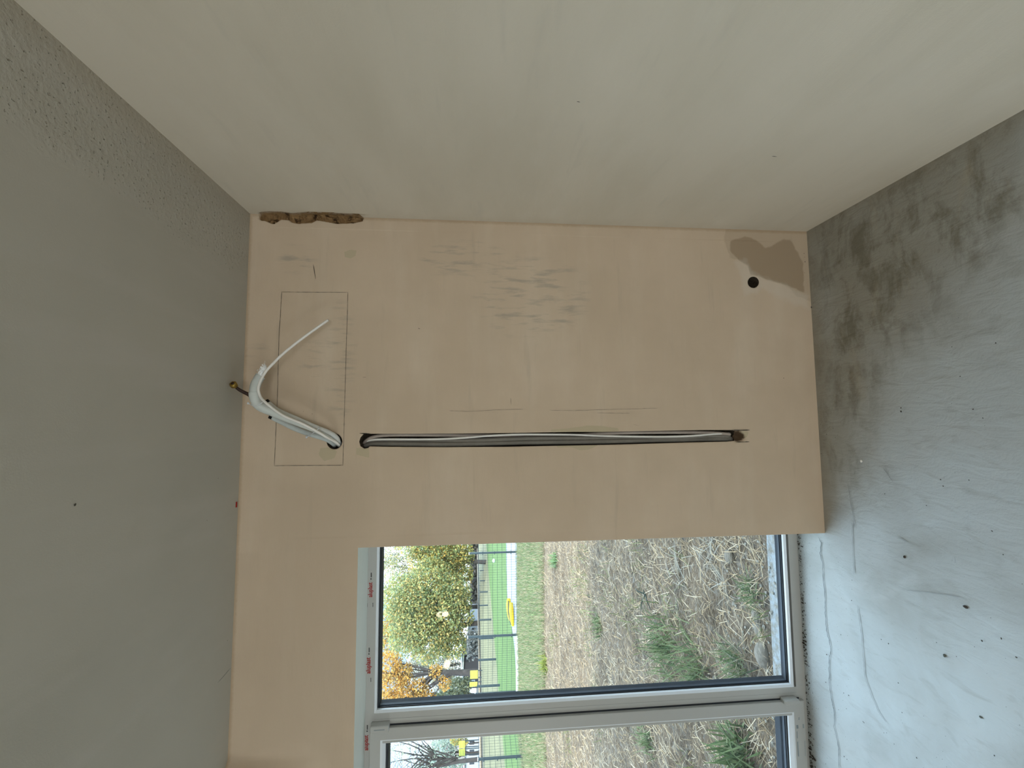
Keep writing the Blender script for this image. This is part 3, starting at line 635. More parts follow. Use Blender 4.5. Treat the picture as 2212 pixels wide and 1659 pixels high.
b = MB(); b.tube(cb([(1545,1240,.04), (1520,1215,.0), (1440,1150,-.055), (1300,1075,-.075), (1100,990,-.085), (950,925,-.09), (800,860,-.095), (650,790,-.10), (540,740,-.105), (470,685,-.11), (432,600,-.115), (425,540,-.115)]), [.007, .007, .007, .008, .010, .013, .0165, .0185, .0205, .021, .021, .021], 18, sub=6); b.build('smooth_sleeve', M_HOSE, t)
b = MB(); b.tube(cb([(427,560,-.115), (430,500,-.115), (445,430,-.11), (475,370,-.105), (505,325,-.10)]), .0207, 20, sub=8, ridge=.0026, ridgestep=.0052); b.build('ribbed_sleeve', M_HOSE, t)
b = MB(); P = cb([(500,330,-.10), (525,280,-.10), (548,235,-.10), (572,180,-.10)]); rr = random.Random(5)
for k in range(70):
    tt = k/69*2.99; i = int(tt); f_ = tt-i; c = P[i]*(1-f_)+P[i+1]*f_; rad = .018*(1-.55*tt/3)
    for s in range(3):
        q = c+np.array([rr.uniform(-1, 1)*rad, rr.uniform(-1, .2)*rad, rr.uniform(-1, 1)*rad*.8]); e = [np.array([rr.uniform(-1, 1), rr.uniform(-1, 1), rr.uniform(-1, 1)])*.006 for _ in range(3)]
        b.add([q+e[0], q+e[1], q+e[2]], [(0, 1, 2)])
for k in range(10):
    c = P[-1]+np.array([rr.uniform(-.008, .008), rr.uniform(-.008, .008), rr.uniform(-.006, .006)]); b.tube([c, c+np.array([rr.uniform(-.014, .016), rr.uniform(-.01, .01), rr.uniform(-.004, .012)])], .0005, 4)
b.build('foil_end', M_FOIL, t)['label'] = 'crumpled shiny foil'
b = MB(); b.tube(P, [.0145, .013, .010, .005], 10, sub=3); b.build('foil_core', M_FOIL, t)
# thin white cable
t = empty('white_cable', (0, 0, 0)); tag(t, 'thin white cable rising from the bundle and pointing across the wall', 'cable')
b = MB(); P = path([(735,965,.04), (732,960,.0), (722,953,-.04), (708,946,-.075), (690,935,-.10), (670,924,-.11), (650,914,-.118), (630,906,-.122), (612,898,-.125), (598,889,-.128), (585,879,-.13), (572,868,-.13), (563,858,-.125), (558,842,-.125), (560,830,-.12), (566,816,-.115), (576,800,-.11), (590,785,-.105), (607,768,-.10), (632,747,-.09), (665,722,-.08), (709,691,-.07)])
b.tube(P, [.0055]*len(P), 12, sub=4); b.build('cable_jacket', M_CABLE, t)
e = Vector(P[-1]); d = (e-Vector(P[-2])).normalized(); b = MB(); b.tube([e-d*.001, e+d*.0012], .0045, 12); b.build('cut_end', M_BRN, t)['label'] = 'dark cut end'
# copper tube with a brass nut
t = empty('flare_tube', (0, 0, 0)); tag(t, 'short dark brown tube with a brass nut beside the hose bend at the ceiling', 'tube')
P = path([(553,868,-.085), (545,860,-.085), (538,853,-.085), (526,847,-.09), (517,842,-.095), (508,835,-.10)])
b = MB(); b.tube(P, [.008, .008, .0078, .0072, .0068, .0060], 12, sub=4); b.build('tube_wall', M_BRN, t)
e = Vector(P[-1]); d = (Vector(wl(503, 829, -.115))-e).normalized()
b = MB(); b.tube([e-d*.004, e+d*.004, e+d*.018, e+d*.021], [.0075, .0145, .0150, .0125], 6); nut = b.build('brass_nut', M_BRASS, t); nut['label'] = 'brass hexagonal nut'
b = MB(); b.tube([e+d*.0205, e+d*.0222], .0062, 12); b.build('bore', M_BRN, nut)
# zip ties
def ziptie(label, L, tail):
    t = empty('zip_tie', (0, 0, 0)); tag(t, label, 'cable tie')
    P = path(L); b = MB(); b.tube(P, .0016, 6, sub=4); b.build('strap', M_WHITE2, t)
    p = Vector(wl(*tail)); b = MB(); b.lump(p, (.0058, .0045, .0048), 1, .12, 4); b.build('lock', M_WHITE2, t)
    b = MB(); b.tube([p, Vector(P[0])], .0014, 6); b.build('tail', M_WHITE2, t)
ziptie('white cable tie round the bundle beside the hose bend', [(541,874,-.115), (551,878,-.128), (558,875.5,-.135), (567,869,-.138), (566,865,-.12)], (536, 871, -.115))
ziptie('white cable tie round the middle of the pipe bundle', [(669,941,-.045), (677,935,-.085), (684,929.5,-.105), (689,924.5,-.100), (688,921,-.07)], (662, 944.5, -.045))
# debris
def crumb(name, label, px, py, r, mt, cat, seed, z=None):
    p = fl(px, py, 0); r = r*.62; b = MB(); b.lump((0, 0, 0), (r, r*.8, r*.7), 2, .16, seed); o = b.build(name, mt); o.location = (p[0], p[1], r*.6); tag(o, label, cat); return o
M_STONE = mat('dark_stone', (.05, .04, .03), .8, .4, 60); M_STONE2 = mat('grey_stone', (.11, .12, .10), .8, .4, 60); M_CRUMB = mat('white_plaster_crumb', (.85, .83, .78), .9, .05, 60)
crumb('plaster_crumb', 'white plaster crumb on the screed below the wall slot', 1862, 996, .0105, M_CRUMB, 'debris', 1)
crumb('pebble', 'small black pebble on the screed out from the pier corner', 1955, 1203, .0085, M_STONE, 'stone', 2)
crumb('pebble', 'elongated black crumb at the end of the long faint scratch on the screed', 2087, 1311, .008, M_STONE, 'stone', 3).scale = (1.0, 2.0, .7)
crumb('pebble', 'round greenish grey pebble on the open screed', 2042, 1416, .009, M_STONE2, 'stone', 4)
crumb('pebble', 'small dark pebble lowest and farthest from the terrace door', 2120, 1549, .0075, M_STONE2, 'stone', 5).scale = (.8, 1.3, .7)
crumb('pebble', 'dark stone wedged against the foot of the terrace door leaf', 1761, 1640, .012, M_STONE, 'stone', 6).scale = (.8, 1.6, .7)
b = MB(); rr = random.Random(9)                                       # dirt along the threshold
for k in range(260):
    x = rr.uniform(-2.75, -1.52); dd = abs(rr.gauss(0, .012)); cl = math.exp(-((x+2.08)/.05)**2)+.6*math.exp(-((x+2.62)/.06)**2)
    r = rr.uniform(.0012, .003)*(1+.9*cl); b.lump((x, FY-.006-dd, r*.5), (r, r*rr.uniform(.8, 2), r*.7), 0, .3, k)
tag(b.build('dirt', M_STONE), 'dark crumbs of dirt along the foot of the terrace door', 'dirt', kind='stuff')
p = at(510, 1090, 2, H); b = MB(); b.box((-.012, -.004, -.003), (.012, .004, 0), bev=.001); o = b.build('red_plug', mat('red_plastic', (.35, .01, .008), .5)); o.location = (p[0], p[1], H); tag(o, 'tiny red plastic plug stuck in the ceiling beside the back wall', 'plug')

# lamps hanging far behind the camera, seen only as reflections in the panes
M_BULB = bpy.data.materials.new('lit_bulb'); M_BULB.use_nodes = True; bs = M_BULB.node_tree.nodes['Principled BSDF']
bs.inputs['Emission Color'].default_value = (1, .86, .55, 1); bs.inputs['Emission Strength'].default_value = 16
for i, (px, py) in enumerate(((949, 1326), (962, 1325), (964, 1437), (966, 1430), (953, 1654))):
    a = at(px, py, 1, .235); v = (a-CAM); v /= np.linalg.norm(v); v[1] = -v[1]; p = a+v*((-5.2+.25*(i % 2)-a[1])/v[1])
    t = empty('pendant_bulb', tuple(p)); tag(t, ('bare lit bulb whose reflection is the highest glow before the big olive tree', 'bare lit bulb reflected right below that highest glow', 'bare lit bulb reflected among the dark limbs near the mullion', 'bare lit bulb reflected just beside the glow near the mullion', 'bare lit bulb reflected in the pane of the door leaf')[i], 'lamp', 'bare bulbs reflected in the window panes')
    b = MB(); n_ = 12; b.tube([(0, 0, -.055), (0, 0, -.045), (0, 0, -.02), (0, 0, .01), (0, 0, .035), (0, 0, .05)], [.010, .026, .037, .036, .022, .014], n_); b.build('bulb', M_BULB, t)
    b = MB(); b.tube([(0, 0, .048), (0, 0, .09)], .018, 10); b.build('socket', M_BLK, t)
    b = MB(); b.tube([(0, 0, .09), (0, 0, H-float(p[2]))], .003, 6); b.build('wire', M_BLK, t)

# ================================================================ OUTSIDE
DIM = .45; LDIM = .8; SDIM = .68                                           # overall reflectance of plants and soil
G0 = -.10
def gz(x, y):
    """terrain height: rough flat plot, a low bank rising beyond x=-22"""
    q = np.stack([np.atleast_1d(x), np.atleast_1d(y)], 1).astype(float)
    z = G0+(vnoise(q, .5, 1)-.5)*.07*np.clip((11-q[:, 1])/3, 0, 1)+(vnoise(q, .13, 2)-.5)*.05*np.clip((10-q[:, 1])/3, 0, 1)
    z -= .03*np.clip((1.0-q[:, 1])/.5, 0, 1)
    bank = np.clip((-21.5-q[:, 0]+0*(q[:, 1]))/6, 0, 1); z += 1.15*bank*bank*(3-2*bank)
    return z
# terrain
S = Surf('terrain', (.30, .255, .20))
a = N(S.nt, 'ShaderNodeAttribute', attribute_name='col'); S.cur = a.outputs['Color']
S.layer((.27, .24, .20), S.math('MULTIPLY', N(S.nt, 'ShaderNodeAttribute', attribute_name='soil').outputs['Fac'], S.rng(S.noise(14, 6, (1, 1, 1), dist=1), .5, .68)), amt=.7)
S.layer((.055, .045, .035), S.math('MULTIPLY', N(S.nt, 'ShaderNodeAttribute', attribute_name='soil').outputs['Fac'], S.rng(S.noise(9, 7, (1, 1, 1), dist=1.5, off=(3, 3, 3)), .54, .66)), amt=.7)
S.height(S.noise(20, 6), 12); M_TER = S.done(.01)
yb = np.concatenate([np.arange(.40, 11, .06), np.arange(11, 30, .5), np.arange(30, 120, 2), [150, 250, 400]])
xb = np.concatenate([[-400, -200, -120, -80, -60, -50], np.arange(-46, -20, .75), np.arange(-20, -11, .5), np.arange(-11, -.9, .06), np.arange(-.5, 10, 1.), [20, 60]])
XX, YY = np.meshgrid(xb, yb, indexing='ij'); q = np.stack([XX.ravel(), YY.ravel()], 1); n1, n2 = XX.shape; ix = np.arange(n1*n2).reshape(n1, n2)
F_ = np.stack([ix[:-1, :-1].ravel(), ix[1:, :-1].ravel(), ix[1:, 1:].ravel(), ix[:-1, 1:].ravel()], 1)
zz = gz(q[:, 0], q[:, 1]); n_a = vnoise(q, .9, 21); n_b = vnoise(q, .25, 22)
col = np.tile([.36, .255, .165], (len(q), 1)); col = col*(.75+.5*n_b[:, None])
soil = (q[:, 1] < 9.6+.8*n_a).astype(float)
lawn = (q[:, 1] > 16.9); strip = (soil < .5) & ~lawn
col[strip] = (np.array([.26, .36, .14])*(.8+.4*n_b[:, None]))[strip]; col[lawn] = (np.array([.26, .42, .13])*(.9+.2*n_a[:, None]))[lawn]
dry = (q[:, 0] < -21.5) | (q[:, 1] > 110); col[dry] = (np.array([.48, .46, .28])*(.85+.3*n_b[:, None]))[dry]
top = (q[:, 0] < -28.2); col[top] = (.20, .18, .16)
o = mesh_np('ground_outside', np.stack([q[:, 0], q[:, 1], zz], 1), F_, M_TER, attrs=dict(soil=soil), col=col*DIM, smooth=True); tag(o, kind='structure')
# sill ledge outside
S = Surf('concrete_ledge', (.26, .28, .29)); S.layer((.17, .145, .11), S.math('MULTIPLY', S.rng(S.noise(3.2, 5), .40, .46), S.rng(S.noise(30, 6), .40, .6)), amt=.9); S.layer((.34, .35, .34), S.rng(S.noise(60, 5), .52, .64), amt=.5); S.height(S.noise(60, 5), 5); M_LEDGE = S.done(.003)
b = MB(); b.box((OX0-.4, .27, -.16), (OX1+.3, .486, -.035), bev=.004); tag(b.build('trim_2', M_LEDGE), kind='structure')

# grass, straw and litter
def blades(n, xr, yr, hgt, wid, cols, lean, seed, mask=None, name='grass', zoff=0):
    r = np.random.default_rng(seed); x = r.uniform(*xr, n); y = yr[0]+(yr[1]-yr[0])*r.uniform(0, 1, n)**1.35
    wedge = (x > CAM[0]+(y-CAM[1])*math.tan(math.radians(-38.5))) & (x < CAM[0]+(y-CAM[1])*math.tan(math.radians(-12)))
    if mask is not None: wedge &= mask(x, y)
    x, y = x[wedge], y[wedge]; n = len(x); z = gz(x, y)+zoff
    az = r.uniform(0, 2*np.pi, n); tl = r.uniform(*lean, n); h = r.uniform(*hgt, n); wd = r.uniform(*wid, n)
    d = np.stack([np.cos(az)*np.sin(tl), np.sin(az)*np.sin(tl), np.cos(tl)], 1); s = np.stack([-np.sin(az), np.cos(az), np.zeros(n)], 1)
    s = s*np.cos(.6)+np.array([0, 0, 1])*np.sin(.6)*.5
    p = np.stack([x, y, z], 1); sag = np.stack([np.zeros(n), np.zeros(n), -h*.28*np.sin(tl)], 1)
    V = np.stack([p-s*wd[:, None]/2, p+s*wd[:, None]/2, p+d*h[:, None]*.55+s*wd[:, None]*.4, p+d*h[:, None]*.55-s*wd[:, None]*.4, p+d*h[:, None]+sag], 1).reshape(-1, 3)
    V[:, 2] = np.maximum(V[:, 2], np.repeat(z, 5)-.01)
    i0 = np.arange(n)*5; F_ = np.concatenate([np.stack([i0, i0+1, i0+2], 1), np.stack([i0, i0+2, i0+3], 1), np.stack([i0+3, i0+2, i0+4], 1)])
    cc = np.array(cols)[r.integers(0, len(cols), n)]*r.uniform(.75, 1.2, n)[:, None]
    return V, F_, np.repeat(cc, 5, 0)
straw = [(.74, .54, .32), (.60, .43, .24), (.84, .66, .42), (.44, .31, .18), (.66, .55, .40), (.32, .22, .13), (.92, .76, .54)]
grn = [(.28, .36, .10), (.38, .44, .16), (.46, .50, .22), (.22, .30, .10)]
V, F_, c = blades(52000, (-9.5, -1.2), (.64, 10.2), (.05, .22), (.0025, .007), straw, (1.0, 1.62), 1)
tag(mesh_np('dry_straw', V, F_, M_BLADE, col=c*SDIM), 'flattened dry straw covering the rough plot', 'straw', kind='stuff')
V, F_, c = blades(15000, (-9.5, -1.2), (.6, 10.2), (.06, .20), (.003, .008), grn, (.3, 1.2), 2, mask=lambda x, y: vnoise(np.stack([x, y], 1), .55, 44) > .66)
tag(mesh_np('weeds', V, F_, M_BLADE, col=c*DIM), 'green weeds sprouting between the straw', 'weeds', kind='stuff')
V, F_, c = blades(26000, (-14, -3), (9.4, 16.9), (.06, .20), (.008, .02), [(.32, .44, .18), (.42, .50, .26), (.56, .54, .36), (.28, .34, .16), (.70, .58, .38), (.62, .54, .34)], (.1, .8), 3)
tag(mesh_np('verge_grass', V, F_, M_BLADE, col=c*DIM), 'strip of green grass in front of the mesh fence', 'grass', kind='stuff')
def tuft(name, label, px, py, n, h, wd, cols, spread, seed, cat='grass', zz_=G0, lean=(.2, 1.1)):
    p = fl(px, py, zz_); r = np.random.default_rng(seed); V = []; F_ = []; cl = []
    k = 4; az = r.uniform(0, 2*np.pi, n); tl = r.uniform(*lean, n); hh = r.uniform(h*.5, h, n)
    ox, oy = r.normal(0, spread, n), r.normal(0, spread, n); base = gz(p[0]+ox, p[1]+oy)
    for i in range(n):
        d = np.array([math.cos(az[i])*math.sin(tl[i]), math.sin(az[i])*math.sin(tl[i]), math.cos(tl[i])]); s_ = np.array([-math.sin(az[i]), math.cos(az[i]), .3]); b0 = len(V); P0 = np.array([ox[i], oy[i], base[i]-G0])
        for j in range(k+1):
            t_ = j/k; q_ = P0+d*hh[i]*t_+np.array([0, 0, -.35*hh[i]*t_*t_*math.sin(tl[i])]); q_[2] = max(q_[2], P0[2]-.01); ww = wd*(1-t_**1.6)*.5+.0003
            V += [q_-s_*ww, q_+s_*ww]
        F_ += [(b0+2*j, b0+2*j+1, b0+2*j+3, b0+2*j+2) for j in range(k)]; cl += [np.array(cols[r.integers(0, len(cols))])*r.uniform(.8, 1.15)]*(2*k+2)
    o = mesh_np(name, V, F_, M_BLADE, col=np.array(cl)*DIM); o.location = (p[0], p[1], G0); tag(o, label, cat); return o
G2 = [(.24, .34, .13), (.36, .45, .20), (.46, .52, .26), (.16, .24, .10)]
tuft('grass_tuft', 'large dark green tuft left of centre near the mullion', 1440, 1400, 160, .34, .010, G2, .13, 1)
tuft('grass_tuft', 'green tuft against the mullion, above the large dark one in the photo', 1500, 1445, 150, .34, .010, G2, .12, 2)
tuft('grass_tuft', 'spreading tuft nearest the ledge beside the mullion', 1590, 1440, 120, .26, .008, G2+[(.55, .52, .36)], .065, 3)
tuft('grass_tuft', 'small tuft growing at the edge of the concrete ledge', 1625, 1280, 60, .16, .008, G2, .04, 4)
tuft('grass_tuft', 'yellowish green clump far across the plot', 1180, 1435, 90, .34, .022, [(.40, .50, .12), (.52, .55, .14)], .09, 5)
tuft('grass_tuft', 'green clump in the middle of the rough plot', 1290, 1350, 80, .26, .014, G2, .07, 6)
tuft('grass_tuft', 'bushy clump seen through the door leaf close to the ledge', 1600, 1625, 150, .26, .016, G2, .09, 7)
tuft('grass_tuft', 'pale thin tuft seen through the door leaf farther out', 1400, 1600, 80, .22, .009, G2, .07, 8)
tuft('grass_tuft', 'low clump right next to the plaster edge, far out', 1200, 1210, 80, .26, .018, [(.3, .5, .2), (.36, .55, .3)], .09, 10)
DR = [(.78, .72, .60), (.68, .60, .46)]
tuft('dead_weed', 'bleached dead weed sprawling in front of the ledge', 1560, 1270, 26, .34, .006, DR, .05, 11, 'weed', lean=(.9, 1.5))
tuft('dead_weed', 'pale dead weed near the plaster edge, close in', 1530, 1190, 26, .32, .006, DR, .06, 12, 'weed', lean=(.9, 1.5))
tuft('dead_weed', 'pale dead stalks lying beside the dark green tuft', 1470, 1230, 30, .36, .007, DR, .09, 13, 'weed', lean=(.9, 1.5))
# three-armed dark twig
p = fl(1398, 1283, G0+.03); t = MB()
for dx, dy, dz in ((-.22, .12, .01), (-.02, .20, .03), (-.10, -.14, 0), (.03, .04, .0)): t.tube([(0, 0, .02), (dx*.5, dy*.5, .03+dz), (dx, dy, .02+dz)], [.008, .006, .003], 6)
o = t.build('twig', mat('dark_twig', (.03, .04, .03), .9)); o.location = tuple(p); tag(o, 'dark forked twig lying on the straw', 'twig')
# clods and stones
M_CLOD = mat('soil_clod', (.17, .145, .115), .95, .3, 20, 1, 40)
for i, (px, py, r, lab) in enumerate(((1575,1202,.05,'rounded soil clod near the ledge by the plaster edge'), (1625,1330,.05,'soil clod close to the ledge beside the small tuft'), (1640,1415,.075,'large soil clod lying nearest the ledge'), (1628,1362,.045,'elongated soil clod between two larger ones'), (1535,1500-25,.05,'soil clod half under the spreading tuft'))):
    p = fl(px, py, G0); z0 = gz(p[0], p[1])[0]; b = MB(); b.lump((0, 0, 0), (r, r*.75, r*.55), 3, .06, i); o = b.build('soil_clod', M_CLOD); o.location = (p[0], p[1], z0+r*.15); tag(o, lab, 'clod')
b = MB(); rr = random.Random(2)
for k in range(500):
    px, py = rr.uniform(1560, 1690), rr.uniform(1160, 1655); onl = rr.random() < .35
    p = fl(px, py, -.035 if onl else G0)
    if onl and not (.28 < p[1] < .48 and p[0] < -1.8): continue
    if not onl and p[1] < .52: continue
    r = rr.uniform(.003, .011); z0 = -.035 if onl else gz(p[0], p[1])[0]; b.lump((p[0], p[1], z0+r*.4), (r, r*1.2, r*.7), 1, .25, k)
tag(b.build('gravel', mat('pale_gravel', (.25, .23, .19), .9, .3, 30)), 'gravel and crumbs scattered on and beside the ledge', 'gravel', kind='stuff')

# mesh fence
M_POST = mat('fence_grey', (.022, .036, .045), .45, .1, 10)
fence = empty('mesh_fence', (-10, 17, G0)); tag(fence, 'dark grey wire mesh fence on square posts beyond the rough plot', 'fence')
posts = []
for bx, by, tx in ((1117,1192,1014), (1119,1371,1011), (1117,1494,1027), (1131,1633,1033)):
    p = fl(bx, by, G0); tp = at(tx, by, 1, p[1]); posts.append((p[0], p[1], tp[2]))
posts.insert(0, (posts[0][0]+2.6, posts[0][1]+.1, posts[0][2])); posts.append((posts[-1][0]-.8, posts[-1][1]-2.5, posts[-1][2]))
for x, y, tz in posts:
    b = MB(); b.box((x+10-.035, y-17-.035, 0), (x+10+.035, y-17+.035, tz-G0)); po = b.build('post', M_POST, fence)
    b = MB(); b.box((x+10-.04, y-17-.04, tz-G0), (x+10+.04, y-17+.04, tz-G0+.03)); b.build('post_cap', mat('cap', (.5, .55, .58), .5), po)
    for zc in (.25, .95, 1.45):
        b = MB(); b.box((x+10-.06, y-17-.05, zc), (x+10+.06, y-17+.0, zc+.04)); b.build('clamp', M_POST, po)
for (x0, y0, _), (x1, y1, _) in zip(posts[:-1], posts[1:]):
    b = MB(); L_ = math.hypot(x1-x0, y1-y0); r_ = .0055
    def wire(a, c, r=r_): b.tube([a, c], r, 4, caps=False)
    for zc in np.arange(.05, 1.66, .20): wire((x0+10, y0-17, zc), (x1+10, y1-17, zc), .006 if zc < 1.6 else .008)
    k = int(L_/.10)
    for i in range(1, k): u = i/k; wire((x0+(x1-x0)*u+10, y0+(y1-y0)*u-17, .03), (x0+(x1-x0)*u+10, y0+(y1-y0)*u-17, 1.68), .0040)
    b.build('mesh_panel', M_POST, fence)
b = MB(); (x0, y0, _), (x1, y1, _) = posts[2], posts[3]; b.box((min(x0, x1)+10, y0-17-.03, -.02), (max(x0, x1)+10, y0-17+.03, .10)); b.build('kickboard', mat('kickboard', (.52, .55, .58), .7), fence)
# pale gravel path behind the fence, yellow tarpaulin
pth = np.array([fl(*q, G0+.02) for q in ((1116,1150),(1116,1290),(1116,1400),(1116,1480),(1112,1405),(1108,1370),(1101,1330),(1096,1290),(1094,1230),(1093,1150))])
b = MB(); n_ = len(pth); b.add(list(pth)+[p-np.array([0, 0, .05]) for p in pth], [tuple(range(n_))]+[(i, (i+1) % n_, n_+(i+1) % n_, n_+i) for i in range(n_)])
tag(b.build('tarpaulin', mat('white_sheet', (.24, .26, .30), .6, .12, 3)), 'long pale white sheet spread on the lawn behind the fence', 'tarpaulin')
p0, p1 = fl(1112, 1301, G0), fl(1114, 1353, G0); d = p1-p0
t = empty('yellow_roll', (0, 0, 0)); tag(t, 'long yellow rolled mat lying behind the fence on the white sheet', 'mat')
b = MB(); b.tube([p0+np.array([0, 0, .16]), p0+d*.3+np.array([0, 0, .17]), p0+d*.7+np.array([0, 0, .15]), p1+np.array([0, 0, .12])], [.07, .11, .10, .05], 14, sub=4); b.build('front_roll', mat('yellow_vinyl', (.50, .36, .01), .4, .12, 4), t)
b = MB(); o_ = np.array([0, .45, .08]); b.tube([p0+o_+np.array([0, 0, .16]), p0+d*.3+o_+np.array([0, 0, .17]), p0+d*.7+o_+np.array([0, 0, .15]), p0+d*.95+o_+np.array([0, 0, .12])], [.08, .12, .11, .05], 14, sub=4); b.build('rear_roll', bpy.data.materials['yellow_vinyl'], t)
b = MB(); b.tube([p0+np.array([0, .2, .27]), p0+d*.5+np.array([0, .2, .29]), p1+np.array([0, .2, .2])], .025, 6); b.build('strap', M_POST, t)
b = MB(); b.lump((0, 0, 0), (.16, .16, .14), 2, .04, 3); o = b.build('ball', mat('pale_ball', (.65, .85, .9), .4)); p = fl(1070, 1211, G0); o.location = (p[0], p[1], G0+.14); tag(o, 'pale blue ball lying on the lawn behind the fence', 'ball')
# far fence on the edge of the lawn
ff = empty('garden_fence', (-22, 50, G0)); tag(ff, 'low fence of thin dark posts along the far side of the lawn', 'fence')
for i, (bx, by, tx) in enumerate(((1049,1213,1037), (1052,1232,1037), (1054,1254,1037), (1057,1278,1037), (1059,1307,1036), (1063,1338,1035), (1067,1378,1034), (1072,1424,1033), (1080,1480,1030))):
    p = fl(bx, by, G0); z1 = at(tx, by, 1, p[1])[2]; b = MB(); r_ = .06; b.box((p[0]+22-r_, p[1]-50-r_, -.05), (p[0]+22+r_, p[1]-50+r_, z1-G0)); b.build('post', M_POST, ff)
b = MB()
for z_ in (1.05,): b.tube([(-28.6, -22, z_+.30), (-28.9, 60, z_+.30)], .10, 4); 
o = b.build('rail', mat('pale_rail', (.32, .26, .19), .8), ff); o.location = (22, 0, 0)

# trees
def tree(label, px, py_c, dist_y, trunk_px, crown, cols, n, seed, leaf=.30, dens=None, limbs=7, tr=.35, name='tree', group=None, trunk_top=.6):
    """crown: list of blobs (px, py, radius_px); px = height in the photo, py = sideways"""
    r = np.random.default_rng(seed); rr = random.Random(seed)
    foot = at(trunk_px[0], trunk_px[1], 1, dist_y); gx = foot[0]; gzv = gz(gx, dist_y)[0]; t = empty(name, (gx, dist_y, gzv)); tag(t, label, 'tree', group)
    sc = (dist_y-CAM[1])/FPX*1.06
    B = [(at(a, b_, 1, dist_y)-np.array([gx, dist_y, gzv]), c*sc) for a, b_, c in crown]
    topc = max(B, key=lambda q: q[0][2])[0]
    b = MB(); H_ = topc[2]*trunk_top; P = [(0, 0, -.3), (rr.uniform(-.2, .2), 0, H_*.35), (rr.uniform(-.4, .4), 0, H_*.7), (topc[0]*.3, 0, H_)]
    b.tube(P, [tr, tr*.8, tr*.6, tr*.35], 10, sub=3); b.build('trunk', M_BARK, t)
    for k in range(limbs):
        c, rad = B[k % len(B)]; u = rr.uniform(.35, .95); s0 = np.array([topc[0]*.3*u, 0, H_*u]); e = c+np.array([rr.uniform(-.5, .5)*rad, rr.uniform(-.5, .5)*rad, rr.uniform(-.2, .6)*rad]); mid = (s0+e)/2+np.array([rr.uniform(-.4, .4), rr.uniform(-.4, .4), rr.uniform(-.2, .7)])
        b = MB(); b.tube([s0, mid, e], [tr*.35, tr*.22, tr*.06], 6, sub=4)
        for j in range(6):
            f0 = mid*(1-j/6)+e*(j/6); e2 = f0+np.array([rr.uniform(-1, 1), rr.uniform(-.6, .6), rr.uniform(-.3, 1)])*rad*.7; b.tube([f0, (f0+e2)/2+np.array([0, 0, rr.uniform(-.2, .3)]), e2], [tr*.10, tr*.07, tr*.025], 4, sub=2)
        b.build('branch', M_BARK, t)
    if n:
        wts = np.array([q[1]**2 for q in B]); wts /= wts.sum(); ids = r.choice(len(B), n, p=wts)
        cc = np.array([q[0] for q in B])[ids]; rd = np.array([q[1] for q in B])[ids]
        v = r.normal(0, 1, (n, 3)); v /= np.linalg.norm(v, axis=1)[:, None]; rad = r.uniform(.35, 1.08, n)**.6
        # clump the leaves
        cl = r.normal(0, 1, (160, 3)); cl /= np.linalg.norm(cl, axis=1)[:, None]; j = r.integers(0, 160, n); v = v*.30+cl[j]*1.0; v /= np.linalg.norm(v, axis=1)[:, None]
        p = cc+v*(rd*rad)[:, None]*np.array([1, .8, .95]); a = r.normal(0, 1, (n, 3)); a /= np.linalg.norm(a, axis=1)[:, None]; b2 = np.cross(a, r.normal(0, 1, (n, 3))); b2 /= np.linalg.norm(b2, axis=1)[:, None]
        s = (leaf*r.uniform(.5, 1.3, n))[:, None]/2
        V = np.stack([p-a*s, p-b2*s*.6, p+a*s, p+b2*s*.6], 1).reshape(-1, 3); F_ = np.arange(n*4).reshape(-1, 4)
        ci = ((j*7+ids*3+r.integers(0, 2, n)) % len(cols)); col = np.array(cols)[ci]*r.uniform(.7, 1.25, n)[:, None]
        o = mesh_np('foliage', V, F_, M_LEAF, parent=t, col=np.repeat(col, 4, 0)*LDIM); o['kind'] = 'stuff'
    return t
GOLD = [(.62, .48, .13), (.50, .46, .16), (.40, .44, .18), (.30, .38, .17), (.66, .42, .12)]
OLIVE = [(.42, .46, .20), (.34, .42, .20), (.56, .50, .20), (.26, .34, .20), (.64, .50, .20)]
ORG = [(.78, .42, .10), (.66, .38, .10), (.72, .50, .18), (.50, .36, .16)]
PALE = [(.36, .44, .34), (.44, .50, .40), (.52, .54, .38)]
tree('big olive and gold tree in the middle of the tree line', 0, 0, 62, (1034, 1345), [(900,1330,55),(870,1290,45),(930,1260,48),(960,1330,45),(930,1380,45),(975,1280,38),(880,1370,40),(985,1385,32),(1000,1330,24),(990,1300,28),(1000,1280,18),(960,1370,36),(900,1290,45)], OLIVE, 34000, 1, .36)
tree('green and golden tree at the edge of the plaster pier, behind the fence', 0, 0, 66, (1034, 1215), [(930,1200,48),(960,1235,42),(985,1190,34),(900,1165,40),(995,1240,26),(940,1150,40),(1000,1200,24),(950,1195,45)], GOLD+OLIVE, 24000, 2, .36)
tree('tall thin-leaved tree with sky showing through its top', 0, 0, 78, (1034, 1250), [(850,1240,40),(870,1200,45),(840,1195,34),(880,1270,35),(845,1290,26)], [(.50, .50, .28), (.62, .52, .22), (.36, .40, .26)], 6000, 3, .34, limbs=12, tr=.3, trunk_top=.8)
tree('yellow and rust tree leaning over the big olive one', 0, 0, 70, (1034, 1310), [(850,1345,30),(845,1385,28),(865,1320,26),(960,1215,20),(900,1300,25)], GOLD+ORG, 5500, 4, .34, trunk_top=.8)
tree('orange-leaved tree with dark spreading limbs beside the mullion', 0, 0, 50, (1036, 1452), [(850,1480,32),(840,1440,28),(880,1510,30),(870,1455,22),(900,1530,26),(905,1490,22),(860,1540,30),(925,1510,16),(940,1450,14),(840,1520,26),(960,1475,14)], ORG, 12000, 5, .26, limbs=14, tr=.42, trunk_top=.55)
